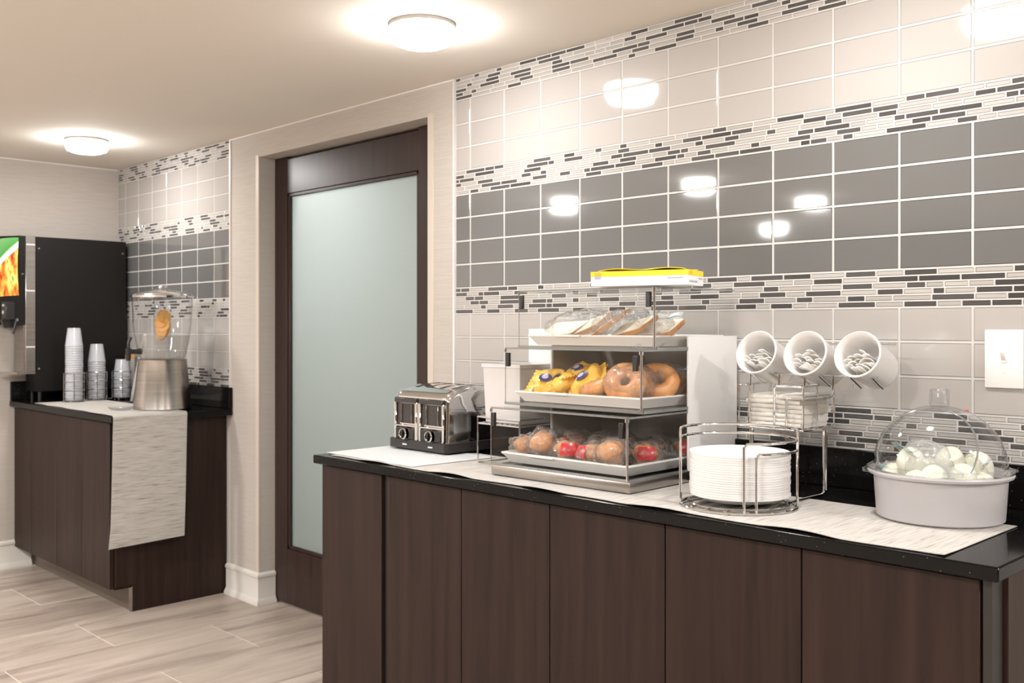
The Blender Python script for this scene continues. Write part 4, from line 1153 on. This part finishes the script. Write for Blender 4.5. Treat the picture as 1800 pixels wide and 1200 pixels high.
# ------------------------------------------------------------------ cup rack and cups
cups = [(-5.548, 2.092, 24, 'in the tallest stack on the cup rack'), (-5.590, 2.232, 17, 'in the middle stack on the cup rack'), (-5.604, 2.380, 10, 'in the short stack at the back of the cup rack')]
t = thing('cup_rack', 'chrome wire rack holding three stacks of cups before the juice machine', 'rack', (-5.58, 2.23, LZ))
cb0 = LZ + .012
for cx_, cy_, n_, _ in cups:
    b = B()
    for z in (cb0 + .055, cb0 + .100, cb0 + .148): b.tube(arc(cx_, cy_, .055, 0, 2 * PI, z, 28)[:-1], .0022, n=6, closed=True)
    for k in range(5):
        a = 2 * PI * k / 5 + .9
        b.cyl((cx_ + .055 * math.cos(a), cy_ + .055 * math.sin(a), cb0 - .004), (cx_ + .055 * math.cos(a), cy_ + .055 * math.sin(a), cb0 + .150), .0022, n=6)
    build_each(b, 'hoop_wire', 'chrome', t)
b = B()
for cx_, cy_, n_, _ in cups:
    b.lathe([(0, cb0 - .004), (.058, cb0 - .004), (.060, cb0 - .002), (.056, cb0), (0, cb0)], (cx_, cy_, 0), 28)
    for k in range(3):
        a = 2 * PI * k / 3 - .7
        b.cyl((cx_ + .05 * math.cos(a), cy_ + .05 * math.sin(a), LZ + .0015), (cx_ + .05 * math.cos(a), cy_ + .05 * math.sin(a), cb0 - .003), .0045, n=8)
b.tube([(cups[0][0], cups[0][1], cb0 - .005), (cups[1][0], cups[1][1], cb0 - .005), (cups[2][0], cups[2][1], cb0 - .005)], .003)
b.build('stand_plate', 'chrome', t)
pr = [(.0465, 0), (.0478, .002), (.0465, .005), (.0455, .006), (.0335, .098), (.0310, .100), (0, .100)]
cup0 = None
for cx_, cy_, n_, lab in cups:
    for k in range(n_):
        lb_ = 'frosted plastic cup upside down ' + lab
        last = k == n_ - 1
        if last: lb_ = 'topmost upturned frosted cup ' + lab
        if cup0 is None: cup0 = single(B().lathe(pr, (0, 0, 0), 28), 'plastic_cup', 'cup_plastic', lb_, 'cup', (0, 0, 0), 'x', sharp=60); o = cup0
        else: o = cup0.copy(); COL.objects.link(o)
        o.location = (cx_ + random.gauss(0, .0004), cy_ + random.gauss(0, .0004), cb0 + .0005 + k * .0128)
        o['label'] = lb_
        if last:
            if 'group' in o: del o['group']
        else: o['group'] = 'cups ' + lab
t = thing('tea_packet', 'grey packet with an orange top standing behind the short cup stack', 'packet', (-5.655, 2.44, LZ))
B().box(-5.690, -5.615, 2.436, 2.462, LZ + .001, 1.168, bev=.002).build('sleeve', 'packet', t)
B().box(-5.690, -5.615, 2.436, 2.462, 1.168, 1.186, bev=.002).build('orange_top', 'packet_orange', t)

# ------------------------------------------------------------------ infused water dispenser
wx, wy = -4.768, 2.232
wz = LZ + .0025
t = thing('water_dispenser', 'clear infused water dispenser on a flared brushed steel base', 'drink dispenser', (wx, wy, wz))
B().lathe([(0, 0), (.137, 0), (.140, .004), (.139, .012), (.117, .240), (.119, .246), (.115, .249), (0, .249)], (wx, wy, wz), 56).build('steel_base', 'steel', t)
z1 = wz + .249
vessel = [(.105, z1 + .002), (.113, z1 + .012), (.119, z1 + .045), (.130, z1 + .10), (.140, z1 + .17), (.146, z1 + .315)]
B().lathe(vessel, (wx, wy, 0), 56).build('vessel', 'dome', t)
B().lathe([(0, z1 + .004), (.106, z1 + .004), (.112, z1 + .013), (.1175, z1 + .046), (.1285, z1 + .10), (.131, z1 + .118), (0, z1 + .118)], (wx, wy, 0), 56).build('water', 'water', t)
zl = z1 + .315
B().lathe([(0, zl + .050), (.020, zl + .050), (.026, zl + .044), (.022, zl + .036), (.060, zl + .030), (.115, zl + .018), (.146, zl + .008), (.152, zl), (.150, zl - .008), (.145, zl - .008), (.145, zl), (0, zl + .020)], (wx, wy, 0), 56).build('lid', 'chrome', t)
B().lathe([(.041, zl), (.041, zl - .235), (.036, zl - .242), (0, zl - .242)], (wx, wy, 0), 32).build('infuser_tube', 'dome', t)
sd = Vector((0, -1, 0))
sc_ = Vector((wx, wy, z1 + .040)) + sd * .112
b = B()
b.cyl(sc_ - sd * .004, sc_ + sd * .030, .016, .012, n=16); b.cyl(sc_ + sd * .026, sc_ + sd * .062, .012, n=14)
b.cyl(sc_ + sd * .062 + Vector((0, 0, .016)), sc_ + sd * .062 + Vector((0, 0, -.045)), .014, .011, n=14)
b.build('spigot', 'black_plastic', t)
b = B(); b.tube([sc_ + sd * .062 + Vector((0, 0, .016)), sc_ + sd * .062 + Vector((0, 0, .045)), sc_ + sd * .050 + Vector((0, 0, .070))], .008, n=10); b.build('spigot_lever', 'black_plastic', t)
# orange slices standing in the infuser
orz = zl - .222
for k, (dx, dy, dz, rot, lab) in enumerate([(.004, -.004, .034, (1.2, .3, .2), 'orange slice at the bottom of the infuser tube'), (-.008, .004, .050, (1.5, -.3, 1.1), 'orange slice second from the bottom of the infuser tube'),
                                       (.008, .002, .074, (1.3, .5, .6), 'orange slice in the middle of the infuser tube'), (-.004, -.004, .092, (1.1, -.4, .9), 'orange slice second from the top of the infuser tube'),
                                       (.006, .004, .120, (1.35, .2, 1.5), 'orange slice at the top of the infuser tube, tilted')]):
    tt = thing('orange_slice', lab, 'fruit', (wx + dx, wy + dy, orz + dz), 'orange slices in the infuser')
    pts = [(wx + dx + .034 * math.cos(a), wy + dy + .034 * math.sin(a)) for a in [2 * PI * i / 20 for i in range(20)]]
    B().prism(pts, 'z', orz + dz - .006, orz + dz + .006).build('peel', 'orange_peel', tt)
    pts = [(wx + dx + .030 * math.cos(a), wy + dy + .030 * math.sin(a)) for a in [2 * PI * i / 20 for i in range(20)]]
    B().prism(pts, 'z', orz + dz - .0066, orz + dz + .0066).build('flesh', 'orange', tt)
    tt.rotation_euler = rot
# tongs leaning on the dispenser
b = B()
def arm(off, bend):
    P_ = []
    for i in range(13):
        u = i / 12
        P_.append(Vector((-5.29 + .345 * u + off, 2.305 - .085 * u, LZ + .006 + .36 * u)) + Vector((-bend * math.sin(PI * u), bend * .3 * math.sin(PI * u), 0)))
    return P_
for off, bend in ((-.012, .020), (.022, -.012)):
    P_ = arm(off * 1.0, bend); P_[-1] = Vector((-4.950, 2.222, LZ + .374))
    def ff(u, v, P_=P_):
        k = u * 12; i = min(int(k), 11); q = P_[i].lerp(P_[i + 1], k - i)
        return q + Vector((.702, .712, 0)) * ((v - .5) * .013)
    b.sheet(ff, 24, 2, .002)
single(b, 'serving_tongs', 'tongs', 'pale curved serving tongs leaning beside the water dispenser spigot', 'tongs', (-5.29, 2.30, LZ))
single(B().lathe([(0, LZ + .004), (.040, LZ + .004), (.062, LZ + .016), (.066, LZ + .018), (.064, LZ + .014), (.044, LZ + .0018), (0, LZ + .0018)], (-4.815, 2.042, 0), 36, sx=1.1, sy=.9), 'drip_dish', 'dome', 'small clear glass drip dish on the runner before the water dispenser', 'dish', (-4.815, 2.042, LZ))
